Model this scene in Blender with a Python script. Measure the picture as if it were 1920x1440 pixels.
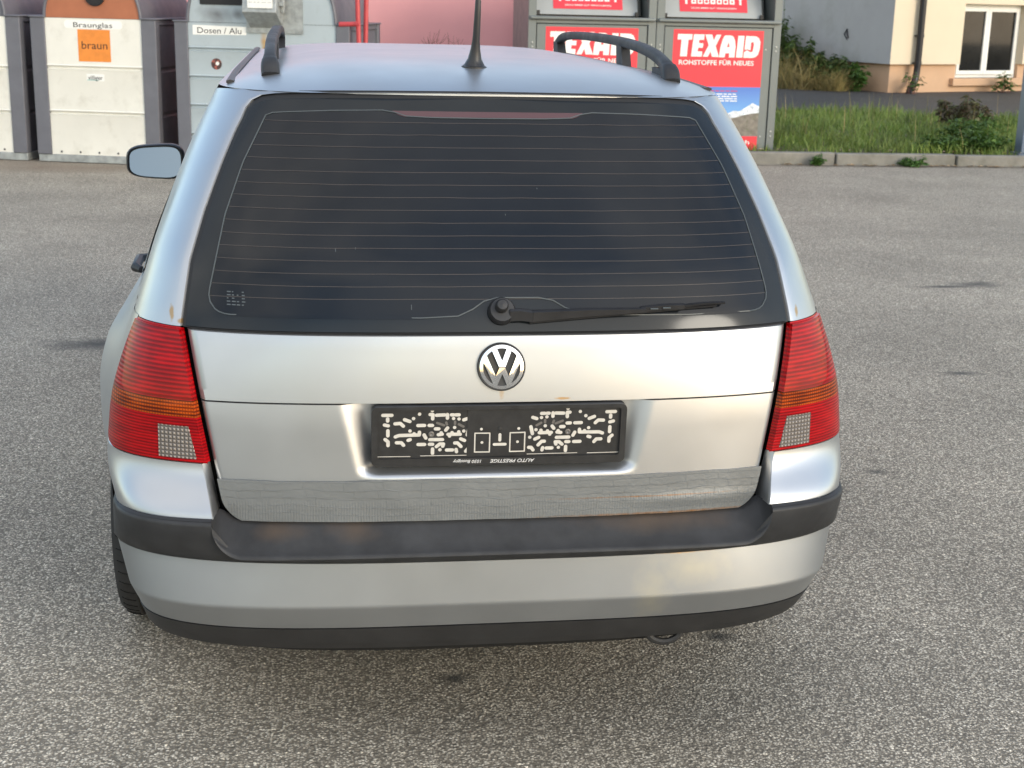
import bpy, bmesh, math, random
import numpy as np
from mathutils import Vector, Matrix, Euler
from mathutils.geometry import tessellate_polygon
R = math.radians
random.seed(7); rng = np.random.default_rng(7)
for o in list(bpy.data.objects): bpy.data.objects.remove(o)
scn = bpy.context.scene
COL = scn.collection

# ======================= camera, sky, sun, exposure =======================
yaw, pitch, roll = 0.1451619, 0.26365007, 0.02402753
CAM = Vector((-0.38092649, -2.71256557, 1.61923759))
fw = Vector((math.sin(yaw)*math.cos(pitch), math.cos(yaw)*math.cos(pitch), -math.sin(pitch)))
rt = Vector((math.cos(yaw), -math.sin(yaw), 0)); up = rt.cross(fw)
rt2 = rt*math.cos(roll)+up*math.sin(roll); up2 = up*math.cos(roll)-rt*math.sin(roll)
cd = bpy.data.cameras.new("camera"); cam = bpy.data.objects.new("camera", cd); COL.objects.link(cam)
cam.matrix_world = Matrix(((rt2.x, up2.x, -fw.x, CAM.x), (rt2.y, up2.y, -fw.y, CAM.y), (rt2.z, up2.z, -fw.z, CAM.z), (0, 0, 0, 1)))
cd.sensor_width = 36; cd.sensor_fit = 'HORIZONTAL'; cd.lens = 36*2662.65/1920
cd.clip_start = 0.05; cd.clip_end = 2000
cd.dof.use_dof = True; cd.dof.focus_distance = 2.95; cd.dof.aperture_fstop = 13
scn.camera = cam

SUN_EL, SUN_AZ = 18, 142          # azimuth from +Y (into the picture) clockwise: behind the camera, to the right
world = bpy.data.worlds.new("World"); scn.world = world; world.use_nodes = True
wn = world.node_tree.nodes; wl = world.node_tree.links
bgn = wn['Background']
sky = wn.new('ShaderNodeTexSky'); sky.sky_type = 'NISHITA'; sky.sun_disc = False
sky.sun_elevation = R(SUN_EL); sky.sun_rotation = R(SUN_AZ); sky.altitude = 400
sky.air_density = 1.2; sky.dust_density = 1.0; sky.ozone_density = 1.2
tc = wn.new('ShaderNodeTexCoord')
mp = wn.new('ShaderNodeMapping'); mp.inputs['Scale'].default_value = (1, 1, 1.8)
cn = wn.new('ShaderNodeTexNoise'); cn.inputs['Scale'].default_value = 1.3; cn.inputs['Detail'].default_value = 5; cn.inputs['Roughness'].default_value = .5
cr = wn.new('ShaderNodeValToRGB'); cr.color_ramp.elements[0].position = .38; cr.color_ramp.elements[1].position = .78
cm = wn.new('ShaderNodeMixRGB'); cm.inputs[2].default_value = (9.2, 8.6, 7.75, 1)
wl.new(tc.outputs['Generated'], mp.inputs['Vector']); wl.new(mp.outputs[0], cn.inputs['Vector'])
sp = wn.new('ShaderNodeSeparateXYZ'); wl.new(tc.outputs['Generated'], sp.inputs[0])      # the cloud bank lies behind the camera
cy_ = wn.new('ShaderNodeMapRange'); cy_.inputs['From Min'].default_value = .5; cy_.inputs['From Max'].default_value = -.5; cy_.inputs['To Min'].default_value = .25; wl.new(sp.outputs['Y'], cy_.inputs['Value'])
cx_ = wn.new('ShaderNodeMath'); cx_.operation = 'MULTIPLY'
wl.new(cn.outputs['Fac'], cr.inputs[0]); wl.new(cr.outputs['Color'], cx_.inputs[0]); wl.new(cy_.outputs[0], cx_.inputs[1]); wl.new(cx_.outputs[0], cm.inputs[0])
wl.new(sky.outputs[0], cm.inputs[1]); wl.new(cm.outputs[0], bgn.inputs['Color'])
bgn.inputs['Strength'].default_value = 0.15
sl = bpy.data.lights.new("sun", 'SUN'); sl.energy = 0.65; sl.angle = R(18); sl.color = (1, .93, .81)
sun = bpy.data.objects.new("sun", sl); COL.objects.link(sun)
sd = Vector((math.sin(R(SUN_AZ))*math.cos(R(SUN_EL)), math.cos(R(SUN_AZ))*math.cos(R(SUN_EL)), math.sin(R(SUN_EL))))
sun.rotation_euler = sd.to_track_quat('Z', 'Y').to_euler()
scn.view_settings.view_transform = 'Standard'; scn.view_settings.look = 'None'
scn.view_settings.exposure = 1.12; scn.view_settings.gamma = 1; scn.view_settings.use_curve_mapping = False

# ============================== helpers ==============================
class MB:
    def __init__(s): s.v = []; s.f = []; s.m = []
    def add(s, vs, fs, mat=0):
        b = len(s.v); s.v += [tuple(map(float, p)) for p in vs]
        for q in fs: s.f.append([b+i for i in q]); s.m.append(mat)
    def grid(s, P, mat=0, flip=False, wrap=False):
        P = np.asarray(P, float); n, m = P.shape[:2]; fs = []
        for i in range(n-1):
            for j in range(m if wrap else m-1):
                k = (j+1) % m
                q = [i*m+j, i*m+k, (i+1)*m+k, (i+1)*m+j]
                fs.append(q[::-1] if flip else q)
        s.add(P.reshape(-1, 3), fs, mat)
    def both(s, P, mat=0, flip=False):
        s.grid(P, mat, flip); s.grid(np.asarray(P, float)*[-1, 1, 1], mat, not flip)
    def box(s, lo, hi, mat=0, M=None):
        x0, y0, z0 = lo; x1, y1, z1 = hi
        v = [(x0,y0,z0),(x1,y0,z0),(x1,y1,z0),(x0,y1,z0),(x0,y0,z1),(x1,y0,z1),(x1,y1,z1),(x0,y1,z1)]
        if M is not None: v = [tuple(M @ Vector(p)) for p in v]
        s.add(v, [(0,3,2,1),(4,5,6,7),(0,1,5,4),(1,2,6,5),(2,3,7,6),(3,0,4,7)], mat)
    def tube(s, pts, rad, seg=10, mat=0, cap=True, sx=1, sy=1):
        pts = [Vector(p) for p in pts]; n = len(pts)
        rad = rad if hasattr(rad, '__len__') else [rad]*n
        rings = []; ref = None
        for i, p in enumerate(pts):
            t = (pts[min(i+1, n-1)]-pts[max(i-1, 0)]).normalized()
            if ref is None: ref = Vector((0, 0, 1)) if abs(t.z) < .9 else Vector((1, 0, 0))
            a = (ref-t*ref.dot(t)).normalized(); b = t.cross(a); ref = a
            rings.append([p+a*(rad[i]*sx*math.cos(2*math.pi*k/seg))+b*(rad[i]*sy*math.sin(2*math.pi*k/seg)) for k in range(seg)])
        s.grid(np.array([[tuple(q) for q in r] for r in rings]), mat, True, True)
        if cap:
            s.add(rings[0], [list(range(seg))[::-1]], mat); s.add(rings[-1], [list(range(seg))], mat)
    def lathe(s, prof, M, seg=32, mat=0):
        P = [[tuple(M @ Vector((r*math.cos(2*math.pi*k/seg), r*math.sin(2*math.pi*k/seg), h))) for k in range(seg)] for r, h in prof]
        s.grid(np.array(P), mat, True, True)
    def poly(s, loops, M, h0=0, h1=0, mat=0):
        """2-D outline (first loop outer, others holes) laid in the frame M at height h1, with side walls down to h0"""
        loops = [[Vector((x, y, 0)) for x, y in L] for L in loops]
        flat = [p for L in loops for p in L]
        tri = tessellate_polygon(loops)
        vs = [M @ Vector((p.x, p.y, h1)) for p in flat]
        fs = []
        for t in tri:
            a, b, c = [flat[i] for i in t]
            fs.append(t if (b-a).cross(c-a).z > 0 else t[::-1])
        s.add(vs, fs, mat)
        if h1 != h0:
            for k, L in enumerate(loops):
                n = len(L); ar = sum(L[i].x*L[(i+1) % n].y-L[(i+1) % n].x*L[i].y for i in range(n))
                if (ar < 0) == (k == 0): L = L[::-1]
                b0 = [M @ Vector((p.x, p.y, h0)) for p in L]; b1 = [M @ Vector((p.x, p.y, h1)) for p in L]
                s.add(b0+b1, [(i, (i+1) % n, n+(i+1) % n, n+i) for i in range(n)], mat)
    def text(s, txt, M, height, width=None, bold=0.0, shear=0.0, mat=0, h=0.0, align='CENTER'):
        cu = bpy.data.curves.new("t", 'FONT'); cu.body = txt; cu.align_x = 'LEFT'; cu.offset = bold; cu.shear = shear; cu.resolution_u = 3
        ob = bpy.data.objects.new("t", cu); COL.objects.link(ob)
        dg = bpy.context.evaluated_depsgraph_get(); dg.update()
        me = bpy.data.meshes.new_from_object(ob.evaluated_get(dg))
        V = np.array([v.co[:] for v in me.vertices]); F = [list(p.vertices) for p in me.polygons]
        bpy.data.objects.remove(ob); bpy.data.curves.remove(cu); bpy.data.meshes.remove(me)
        if not len(V): return
        lo, hi = V.min(0), V.max(0); cap = .73
        k = height/cap; kx = k if width is None else width/(hi[0]-lo[0])
        ox = {'CENTER': (lo[0]+hi[0])/2, 'LEFT': lo[0], 'RIGHT': hi[0]}[align]
        s.add([M @ Vector(((p[0]-ox)*kx, p[1]*k-height/2, h)) for p in V], F, mat)
    def build(s, name, mats, parent=None, smooth=35, bevel=0, seg=2, two=0):
        me = bpy.data.meshes.new(name); me.from_pydata(s.v, [], s.f)
        for m in (mats if isinstance(mats, (list, tuple)) else [mats]): me.materials.append(m)
        me.polygons.foreach_set('material_index', s.m)
        if smooth:
            me.polygons.foreach_set('use_smooth', [True]*len(me.polygons)); me.set_sharp_from_angle(angle=R(smooth))
        me.update()
        o = bpy.data.objects.new(name, me); COL.objects.link(o)
        if parent is not None: o.parent = parent; o.matrix_parent_inverse = parent.matrix_world.inverted() if False else Matrix()
        if bevel:
            b = o.modifiers.new('bevel', 'BEVEL'); b.width = bevel; b.segments = seg; b.limit_method = 'ANGLE'; b.angle_limit = R(40)
        return o
def tag(o, label=None, cat=None, group=None, kind=None):
    if label: o['label'] = label
    if cat: o['category'] = cat
    if group: o['group'] = group
    if kind: o['kind'] = kind
    return o
def empty(name, loc=(0, 0, 0), rz=0, **k):
    o = bpy.data.objects.new(name, None); COL.objects.link(o); o.location = loc; o.rotation_euler = (0, 0, rz); o.empty_display_size = .2
    return tag(o, **k)
def frame(o, ex, ey):
    ex = Vector(ex).normalized(); ey = Vector(ey); ey = (ey-ex*ey.dot(ex)).normalized(); ez = ex.cross(ey)
    return Matrix(((ex.x, ey.x, ez.x, o[0]), (ex.y, ey.y, ez.y, o[1]), (ex.z, ey.z, ez.z, o[2]), (0, 0, 0, 1)))
FRONT = lambda x, y, z: frame((x, y, z), (1, 0, 0), (0, 0, 1))     # x right, y up, normal towards -Y
def rrect(x0, y0, x1, y1, r, n=5):
    P = []
    for cx, cy, a in ((x1-r, y0+r, -90), (x1-r, y1-r, 0), (x0+r, y1-r, 90), (x0+r, y0+r, 180)):
        P += [(cx+r*math.cos(R(a+90*i/n)), cy+r*math.sin(R(a+90*i/n))) for i in range(n+1)]
    return P

# ---- materials ----
def mat(name, col, rough=.5, metal=0, var=.0, vscale=8, bump=0, bscale=60, coat=0, crough=.05, spec=.5, rvar=0, dirt=None, detail=4):
    m = bpy.data.materials.new(name); m.use_nodes = True; nt = m.node_tree; N = nt.nodes; L = nt.links
    b = N['Principled BSDF']
    b.inputs['Base Color'].default_value = (*col, 1); b.inputs['Roughness'].default_value = rough; b.inputs['Metallic'].default_value = metal
    b.inputs['Coat Weight'].default_value = coat; b.inputs['Coat Roughness'].default_value = crough; b.inputs['Specular IOR Level'].default_value = spec
    t = N.new('ShaderNodeTexCoord')
    out = None
    if var or dirt:
        n = N.new('ShaderNodeTexNoise'); n.inputs['Scale'].default_value = vscale; n.inputs['Detail'].default_value = detail; n.inputs['Roughness'].default_value = .6
        L.new(t.outputs['Object'], n.inputs['Vector'])
        r = N.new('ShaderNodeMapRange'); r.inputs['From Min'].default_value = .3; r.inputs['From Max'].default_value = .7
        r.inputs['To Min'].default_value = 1-var; r.inputs['To Max'].default_value = 1+var*.6
        L.new(n.outputs['Fac'], r.inputs['Value'])
        x = N.new('ShaderNodeMixRGB'); x.blend_type = 'MULTIPLY'; x.inputs[0].default_value = 1; x.inputs[1].default_value = (*col, 1)
        L.new(r.outputs[0], x.inputs[2]); out = x.outputs[0]
    if dirt:
        dc, dsc, lo, hi = dirt
        n2 = N.new('ShaderNodeTexNoise'); n2.inputs['Scale'].default_value = dsc; n2.inputs['Detail'].default_value = 8; n2.inputs['Roughness'].default_value = .65
        L.new(t.outputs['Object'], n2.inputs['Vector'])
        c2 = N.new('ShaderNodeMapRange'); c2.inputs['From Min'].default_value = lo; c2.inputs['From Max'].default_value = hi; L.new(n2.outputs['Fac'], c2.inputs['Value'])
        x2 = N.new('ShaderNodeMixRGB'); x2.inputs[2].default_value = (*dc, 1); L.new(c2.outputs[0], x2.inputs[0]); L.new(out, x2.inputs[1]); out = x2.outputs[0]
    if out is not None: L.new(out, b.inputs['Base Color'])
    if rvar:
        n3 = N.new('ShaderNodeTexNoise'); n3.inputs['Scale'].default_value = vscale*1.7; n3.inputs['Detail'].default_value = 6; L.new(t.outputs['Object'], n3.inputs['Vector'])
        r3 = N.new('ShaderNodeMapRange'); r3.inputs['From Min'].default_value = .3; r3.inputs['From Max'].default_value = .7
        r3.inputs['To Min'].default_value = rough-rvar; r3.inputs['To Max'].default_value = rough+rvar; L.new(n3.outputs['Fac'], r3.inputs['Value']); L.new(r3.outputs[0], b.inputs['Roughness'])
    if bump:
        n4 = N.new('ShaderNodeTexNoise'); n4.inputs['Scale'].default_value = bscale; n4.inputs['Detail'].default_value = 5; L.new(t.outputs['Object'], n4.inputs['Vector'])
        bp = N.new('ShaderNodeBump'); bp.inputs['Strength'].default_value = bump; bp.inputs['Distance'].default_value = .01; L.new(n4.outputs['Fac'], bp.inputs['Height']); L.new(bp.outputs[0], b.inputs['Normal'])
    m['bsdf'] = 1
    return m
def nodes(m): return m.node_tree.nodes, m.node_tree.links, m.node_tree.nodes['Principled BSDF']
def spots(m, pts, col, soft=.5, nscale=60, coord='Object'):
    """stains of given place and size (x, y, z, rx, ry, rz) mixed over the base colour"""
    N, L, b = nodes(m)
    t = N.new('ShaderNodeTexCoord'); nz = N.new('ShaderNodeTexNoise'); nz.inputs['Scale'].default_value = nscale; nz.inputs['Detail'].default_value = 5
    L.new(t.outputs[coord], nz.inputs['Vector'])
    acc = None
    for (x, y, z, rx, ry, rz) in pts:
        mpn = N.new('ShaderNodeMapping'); mpn.vector_type = 'TEXTURE'
        mpn.inputs['Location'].default_value = (x, y, z); mpn.inputs['Scale'].default_value = (rx, ry, rz)
        L.new(t.outputs[coord], mpn.inputs['Vector'])
        ln = N.new('ShaderNodeVectorMath'); ln.operation = 'LENGTH'; L.new(mpn.outputs[0], ln.inputs[0])
        ad = N.new('ShaderNodeMath'); ad.operation = 'ADD'; L.new(ln.outputs['Value'], ad.inputs[0]); L.new(nz.outputs['Fac'], ad.inputs[1])
        mr = N.new('ShaderNodeMapRange'); mr.inputs['From Min'].default_value = 1.5; mr.inputs['From Max'].default_value = 1.5-soft; L.new(ad.outputs[0], mr.inputs['Value'])
        if acc is None: acc = mr.outputs[0]
        else:
            mx = N.new('ShaderNodeMath'); mx.operation = 'MAXIMUM'; L.new(acc, mx.inputs[0]); L.new(mr.outputs[0], mx.inputs[1]); acc = mx.outputs[0]
    x = N.new('ShaderNodeMixRGB'); x.inputs[2].default_value = (*col, 1)
    src = b.inputs['Base Color']
    if src.is_linked: L.new(src.links[0].from_socket, x.inputs[1])
    else: x.inputs[1].default_value = src.default_value
    L.new(acc, x.inputs[0]); L.new(x.outputs[0], src)
    return acc

M = {}
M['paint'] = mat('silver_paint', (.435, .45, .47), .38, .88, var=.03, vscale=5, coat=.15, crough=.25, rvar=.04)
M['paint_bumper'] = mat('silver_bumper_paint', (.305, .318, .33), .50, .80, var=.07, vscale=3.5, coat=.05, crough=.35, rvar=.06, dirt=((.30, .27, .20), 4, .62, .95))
M['black_trim'] = mat('black_trim', (.018, .018, .02), .45, var=.3, vscale=30)
M['rub'] = mat('grey_black_plastic', (.030, .031, .034), .58, var=.35, vscale=12, bump=.06, bscale=500, rvar=.08, spec=.35)
M['skirt'] = mat('black_plastic', (.020, .020, .021), .6, var=.3, vscale=14, bump=.08, bscale=400)
M['seal'] = mat('rubber_seal', (.008, .008, .009), .6)
M['void'] = mat('dark_gap', (.004, .004, .004), .9)
M['glass'] = mat('tinted_glass', (.010, .012, .0155), .06, 0, spec=.27, var=.2, vscale=3)
M['ceramic'] = mat('ceramic_border', (.012, .015, .018), .12, 0, spec=.30, var=.2, vscale=4)
M['heater'] = mat('heating_wire', (.052, .043, .040), .5)
M['frit'] = mat('frit_edge', (.065, .078, .085), .4)
M['chrome'] = mat('chrome', (.75, .76, .78), .08, 1.0)
M['rubber'] = mat('tyre_rubber', (.022, .022, .023), .75, var=.3, vscale=20, bump=.15, bscale=120)
M['alloy'] = mat('wheel_alloy', (.35, .35, .36), .4, .8)
M['mirror_glass'] = mat('mirror_glass', (.20, .225, .235), .03, 1.0)
M['tape'] = mat('silver_tape', (.17, .18, .184), .45, .25, var=.1, vscale=9)
M['brake_red'] = mat('brake_light_lens', (.075, .035, .042), .15, spec=.5)
M['pale'] = mat('pale_primer', (.60, .575, .53), .5, .1, var=.12, vscale=60)
M['print_white'] = mat('white_print', (.62, .62, .62), .5)
spots(M['paint'], [(-.662, .19, .989, .006, .05, .018), (-.640, .17, .975, .012, .05, .006), (.662, .18, .984, .006, .05, .014), (.13, .06, .832, .02, .05, .003), (-.60, .15, .972, .02, .03, .004)], (.40, .27, .15), .5, 90)
spots(M['paint'], [(.003, .06, .846, .006, .05, .018)], (.42, .36, .30), .6, 160)
spots(M['paint_bumper'], [(.42, .02, .46, .10, .08, .045), (.33, .02, .40, .05, .08, .10)], (.40, .385, .33), 1.4, 40)
spots(M['paint_bumper'], [(.40, .02, .497, .08, .08, .006)], (.46, .30, .14), .8, 60)
spots(M['rub'], [(-.30, .04, .565, .06, .06, .03), (.35, .05, .565, .20, .06, .03), (-.45, .04, .56, .07, .06, .02)], (.075, .053, .037), 1.3, 18)

def lens_mat(name, col, scale, dark, rib=.6):
    m = mat(name, col, .30, coat=.4, crough=.04, spec=.05); N, L, b = nodes(m)
    t = N.new('ShaderNodeTexCoord'); s = N.new('ShaderNodeSeparateXYZ'); L.new(t.outputs['Object'], s.inputs[0])
    mu = N.new('ShaderNodeMath'); mu.operation = 'MULTIPLY'; mu.inputs[1].default_value = scale; L.new(s.outputs['Z'], mu.inputs[0])
    sn = N.new('ShaderNodeMath'); sn.operation = 'SINE'; L.new(mu.outputs[0], sn.inputs[0])
    nz = N.new('ShaderNodeTexNoise'); nz.inputs['Scale'].default_value = 14; nz.inputs['Detail'].default_value = 4
    mp2 = N.new('ShaderNodeMapping'); mp2.inputs['Scale'].default_value = (1, 1, 4); L.new(t.outputs['Object'], mp2.inputs[0]); L.new(mp2.outputs[0], nz.inputs['Vector'])
    mx = N.new('ShaderNodeMath'); mx.operation = 'MULTIPLY_ADD'; mx.inputs[1].default_value = .22; L.new(sn.outputs[0], mx.inputs[0]); L.new(nz.outputs['Fac'], mx.inputs[2])
    c = N.new('ShaderNodeValToRGB'); e = c.color_ramp.elements
    e[0].position = .30; e[0].color = (*dark, 1); e[1].position = .78; e[1].color = (*col, 1)
    L.new(mx.outputs[0], c.inputs[0]); L.new(c.outputs[0], b.inputs['Base Color'])
    bp = N.new('ShaderNodeBump'); bp.inputs['Strength'].default_value = rib; bp.inputs['Distance'].default_value = .002; L.new(sn.outputs[0], bp.inputs['Height']); L.new(bp.outputs[0], b.inputs['Normal'])
    return m
M['lens_red'] = lens_mat('red_lens', (.42, .0014, .003), 720, (.16, .0008, .002), .4)
M['lens_red_low'] = lens_mat('red_lens_low', (.40, .0014, .004), 1000, (.17, .0008, .003), .3)
M['lens_amber'] = lens_mat('amber_lens', (.44, .065, .003), 900, (.10, .011, .001), .4)
M['lens_clear'] = mat('clear_lens', (.33, .29, .26), .25, .3, coat=.6, crough=.05)
def add_cells(m, sx, sz, amt, lo=.45):
    N, L, b = nodes(m); t = N.new('ShaderNodeTexCoord'); s = N.new('ShaderNodeSeparateXYZ'); L.new(t.outputs['Object'], s.inputs[0])
    o = []
    for ax, k in (('X', sx), ('Z', sz)):
        mu = N.new('ShaderNodeMath'); mu.operation = 'MULTIPLY'; mu.inputs[1].default_value = k; L.new(s.outputs[ax], mu.inputs[0])
        si = N.new('ShaderNodeMath'); si.operation = 'SINE'; L.new(mu.outputs[0], si.inputs[0]); o.append(si.outputs[0])
    mn = N.new('ShaderNodeMath'); mn.operation = 'MINIMUM'; L.new(o[0], mn.inputs[0]); L.new(o[1], mn.inputs[1])
    mr = N.new('ShaderNodeMapRange'); mr.inputs['From Min'].default_value = -1; mr.inputs['From Max'].default_value = .6; mr.inputs['To Min'].default_value = lo; mr.inputs['To Max'].default_value = 1.1; L.new(mn.outputs[0], mr.inputs['Value'])
    x = N.new('ShaderNodeMixRGB'); x.blend_type = 'MULTIPLY'; x.inputs[0].default_value = 1; L.new(mr.outputs[0], x.inputs[2])
    src = b.inputs['Base Color']
    if src.is_linked: L.new(src.links[0].from_socket, x.inputs[1])
    else: x.inputs[1].default_value = src.default_value
    L.new(x.outputs[0], src)
    bp = N.new('ShaderNodeBump'); bp.inputs['Strength'].default_value = amt; bp.inputs['Distance'].default_value = .003; L.new(mn.outputs[0], bp.inputs['Height']); L.new(bp.outputs[0], b.inputs['Normal'])
add_cells(M['lens_clear'], 760, 760, .5, .30)
add_cells(M['lens_amber'], 1100, 900, .3, .7)

def asphalt(name, dark, lights, scale, bumpd=.004, stain=True):
    m = bpy.data.materials.new(name); m.use_nodes = True; N, L, b = nodes(m)
    t = N.new('ShaderNodeTexCoord'); P = t.outputs['Object']
    wz = N.new('ShaderNodeTexNoise'); wz.inputs['Scale'].default_value = scale*.9; wz.inputs['Detail'].default_value = 2; L.new(P, wz.inputs['Vector'])
    wx = N.new('ShaderNodeMixRGB'); wx.blend_type = 'LINEAR_LIGHT'; wx.inputs[0].default_value = .004; L.new(P, wx.inputs[1]); L.new(wz.outputs['Color'], wx.inputs[2])
    v = N.new('ShaderNodeTexVoronoi'); v.inputs['Scale'].default_value = scale; L.new(wx.outputs[0], v.inputs['Vector'])
    s = N.new('ShaderNodeSeparateColor'); L.new(v.outputs['Color'], s.inputs[0])
    c = N.new('ShaderNodeValToRGB'); el = c.color_ramp.elements
    while len(el) > 1: el.remove(el[-1])
    el[0].position = 0; el[0].color = (*lights[0][1], 1)
    for p, col in lights[1:]: e = el.new(p); e.color = (*col, 1)
    L.new(s.outputs[0], c.inputs[0])
    g = N.new('ShaderNodeMapRange'); g.inputs['From Min'].default_value = .36; g.inputs['From Max'].default_value = .62; L.new(v.outputs['Distance'], g.inputs['Value'])
    x = N.new('ShaderNodeMixRGB'); x.inputs[2].default_value = (*dark, 1); L.new(g.outputs[0], x.inputs[0]); L.new(c.outputs[0], x.inputs[1])
    n = N.new('ShaderNodeTexNoise'); n.inputs['Scale'].default_value = .9; n.inputs['Detail'].default_value = 7; n.inputs['Roughness'].default_value = .62; L.new(P, n.inputs['Vector'])
    r = N.new('ShaderNodeMapRange'); r.inputs['From Min'].default_value = .3; r.inputs['From Max'].default_value = .7; r.inputs['To Min'].default_value = .80; r.inputs['To Max'].default_value = 1.16; L.new(n.outputs['Fac'], r.inputs['Value'])
    x2 = N.new('ShaderNodeMixRGB'); x2.blend_type = 'MULTIPLY'; x2.inputs[0].default_value = 1; L.new(x.outputs[0], x2.inputs[1]); L.new(r.outputs[0], x2.inputs[2])
    v2 = N.new('ShaderNodeTexVoronoi'); v2.inputs['Scale'].default_value = scale*.55; L.new(wx.outputs[0], v2.inputs['Vector'])
    s2 = N.new('ShaderNodeSeparateColor'); L.new(v2.outputs['Color'], s2.inputs[0])
    c2 = N.new('ShaderNodeValToRGB'); c2.color_ramp.interpolation = 'CONSTANT'; e2_ = c2.color_ramp.elements; e2_[0].color = (.62, .62, .62, 1); e2_[1].position = .12; e2_[1].color = (1, 1, 1, 1)
    q = e2_.new(.80); q.color = (1.35, 1.34, 1.32, 1); q = e2_.new(.93); q.color = (1.75, 1.74, 1.70, 1); L.new(s2.outputs[1], c2.inputs[0])
    g2 = N.new('ShaderNodeMapRange'); g2.inputs['From Min'].default_value = .32; g2.inputs['From Max'].default_value = .46; g2.inputs['To Min'].default_value = 1; g2.inputs['To Max'].default_value = 0; L.new(v2.outputs['Distance'], g2.inputs['Value'])
    x3 = N.new('ShaderNodeMixRGB'); x3.blend_type = 'MULTIPLY'; L.new(g2.outputs[0], x3.inputs[0]); L.new(x2.outputs[0], x3.inputs[1]); L.new(c2.outputs[0], x3.inputs[2])
    L.new(x3.outputs[0], b.inputs['Base Color'])
    b.inputs['Roughness'].default_value = .72; b.inputs['Specular IOR Level'].default_value = .35
    bp = N.new('ShaderNodeBump'); bp.inputs['Strength'].default_value = .8; bp.inputs['Distance'].default_value = bumpd; bp.invert = True; L.new(v.outputs['Distance'], bp.inputs['Height']); L.new(bp.outputs[0], b.inputs['Normal'])
    return m
M['asphalt'] = asphalt('asphalt', (.175, .153, .122), [(0, (.185, .162, .129)), (.25, (.33, .291, .233)), (.5, (.47, .417, .336)), (.8, (.60, .535, .435)), (1, (.80, .73, .61))], 150)
spots(M['asphalt'], [(3.68, 5.40, 0, .20, .15, 1), (3.45, 5.33, 0, .30, .05, 1), (-1.40, 4.05, 0, .30, .16, 1), (1.64, 1.94, 0, .07, .04, 1), (-.04, .47, 0, .05, .04, 1), (.68, .64, 0, .06, .04, 1), (2.6, 3.3, 0, .12, .05, 1)], (.075, .07, .062), .9, 7)
spots(M['asphalt'], [(-2.5, 11.2, 0, 2.2, .55, 1), (-4, 11.5, 0, 2.5, .8, 1)], (.19, .145, .11), 1.3, 3)
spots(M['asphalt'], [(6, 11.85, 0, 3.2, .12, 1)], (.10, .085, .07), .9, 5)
M['path'] = asphalt('dark_path', (.028, .027, .028), [(0, (.03, .03, .03)), (.5, (.055, .053, .055)), (1, (.10, .097, .095))], 60)

# ============================== ground ==============================
b = MB(); b.grid([[(x, y, 0) for x in (-60, 60)] for y in (-60, 60)], flip=False)
tag(b.build('asphalt_ground', M['asphalt'], smooth=0), kind='structure')

# ============================== the car ==============================
ZB=[.235,.30,.40,.495,.60,.70,.80,.88,.97,1.09,1.18,1.27,1.36,1.42]
YB=[.073,.06,.05,.047,.046,.050,.054,.062,.076,.126,.182,.243,.312,.362]
WB=[.72,.785,.811,.823,.824,.814,.803,.782,.754,.718,.684,.651,.614,.584]
DB=[.33,.33,.33,.33,.315,.308,.305,.312,.325,.33,.335,.352,.385,.400]
ZS=[.20,.30,.40,.50,.65,.75,.85,.92,.97,1.0,1.1,1.2,1.3,1.38,1.42]
WS=[.80,.825,.858,.874,.888,.888,.858,.796,.772,.763,.728,.688,.645,.606,.584]
def smooth_table(zt, vt):
    zz = np.linspace(zt[0], zt[-1], 240); v = np.interp(zz, zt, vt); k = np.ones(15)/15
    vp = np.concatenate([2*v[0]-v[7:0:-1], v, 2*v[-1]-v[-2:-9:-1]]); return zz, np.convolve(vp, k, 'valid')
TY, TW, TD, TS = [smooth_table(ZB, q) for q in (YB, WB, DB)]+[smooth_table(ZS, WS)]
yc_ = lambda z: np.interp(z, *TY); W_ = lambda z: np.interp(z, *TW); D_ = lambda z: np.interp(z, *TD)
def sst(a, b, x):
    t = np.clip((x-a)/(b-a), 0, 1); return t*t*(3-2*t)
def hw(y, z):
    k0 = np.interp(z, [.48, .62], [.56, .30]); k = sst(k0, np.interp(z, [.48, .62], [.82, .75]), y); return W_(z)*(1-k)+np.interp(z, *TS)*k-.06*sst(3.3, 4.35, y)**2
def skin(th, z, off=0.0, n=3.0):
    """(x, y, z) on the rear skin; th 0 = centre, pi/2 = flank; off = outward offset"""
    th = np.asarray(th, float); z = np.asarray(z, float)+0*th
    W = W_(z)+off; D = D_(z)+off
    return np.stack([W*np.sin(th)**(2/n), yc_(z)-off+D*(1-np.cos(th)**(2/n)), z], -1)
def th_of_x(x, z, n=3.0): return np.arcsin(np.clip(x/W_(z), 0, 1)**(n/2))
def th_of_y(y, z, n=3.0): return np.arccos(np.clip(1-(y-yc_(z))/D_(z), 0, 1)**(n/2))
def rear_y(x, z, n=3.0):
    return yc_(z)+D_(z)*(1-(1-np.minimum(np.abs(x)/W_(z), .9999)**n)**(1/n))
PI2 = math.pi/2

car = empty('estate_car', label='silver estate car with grey tape along its tailgate and an empty number plate holder', cat='car')

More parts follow.
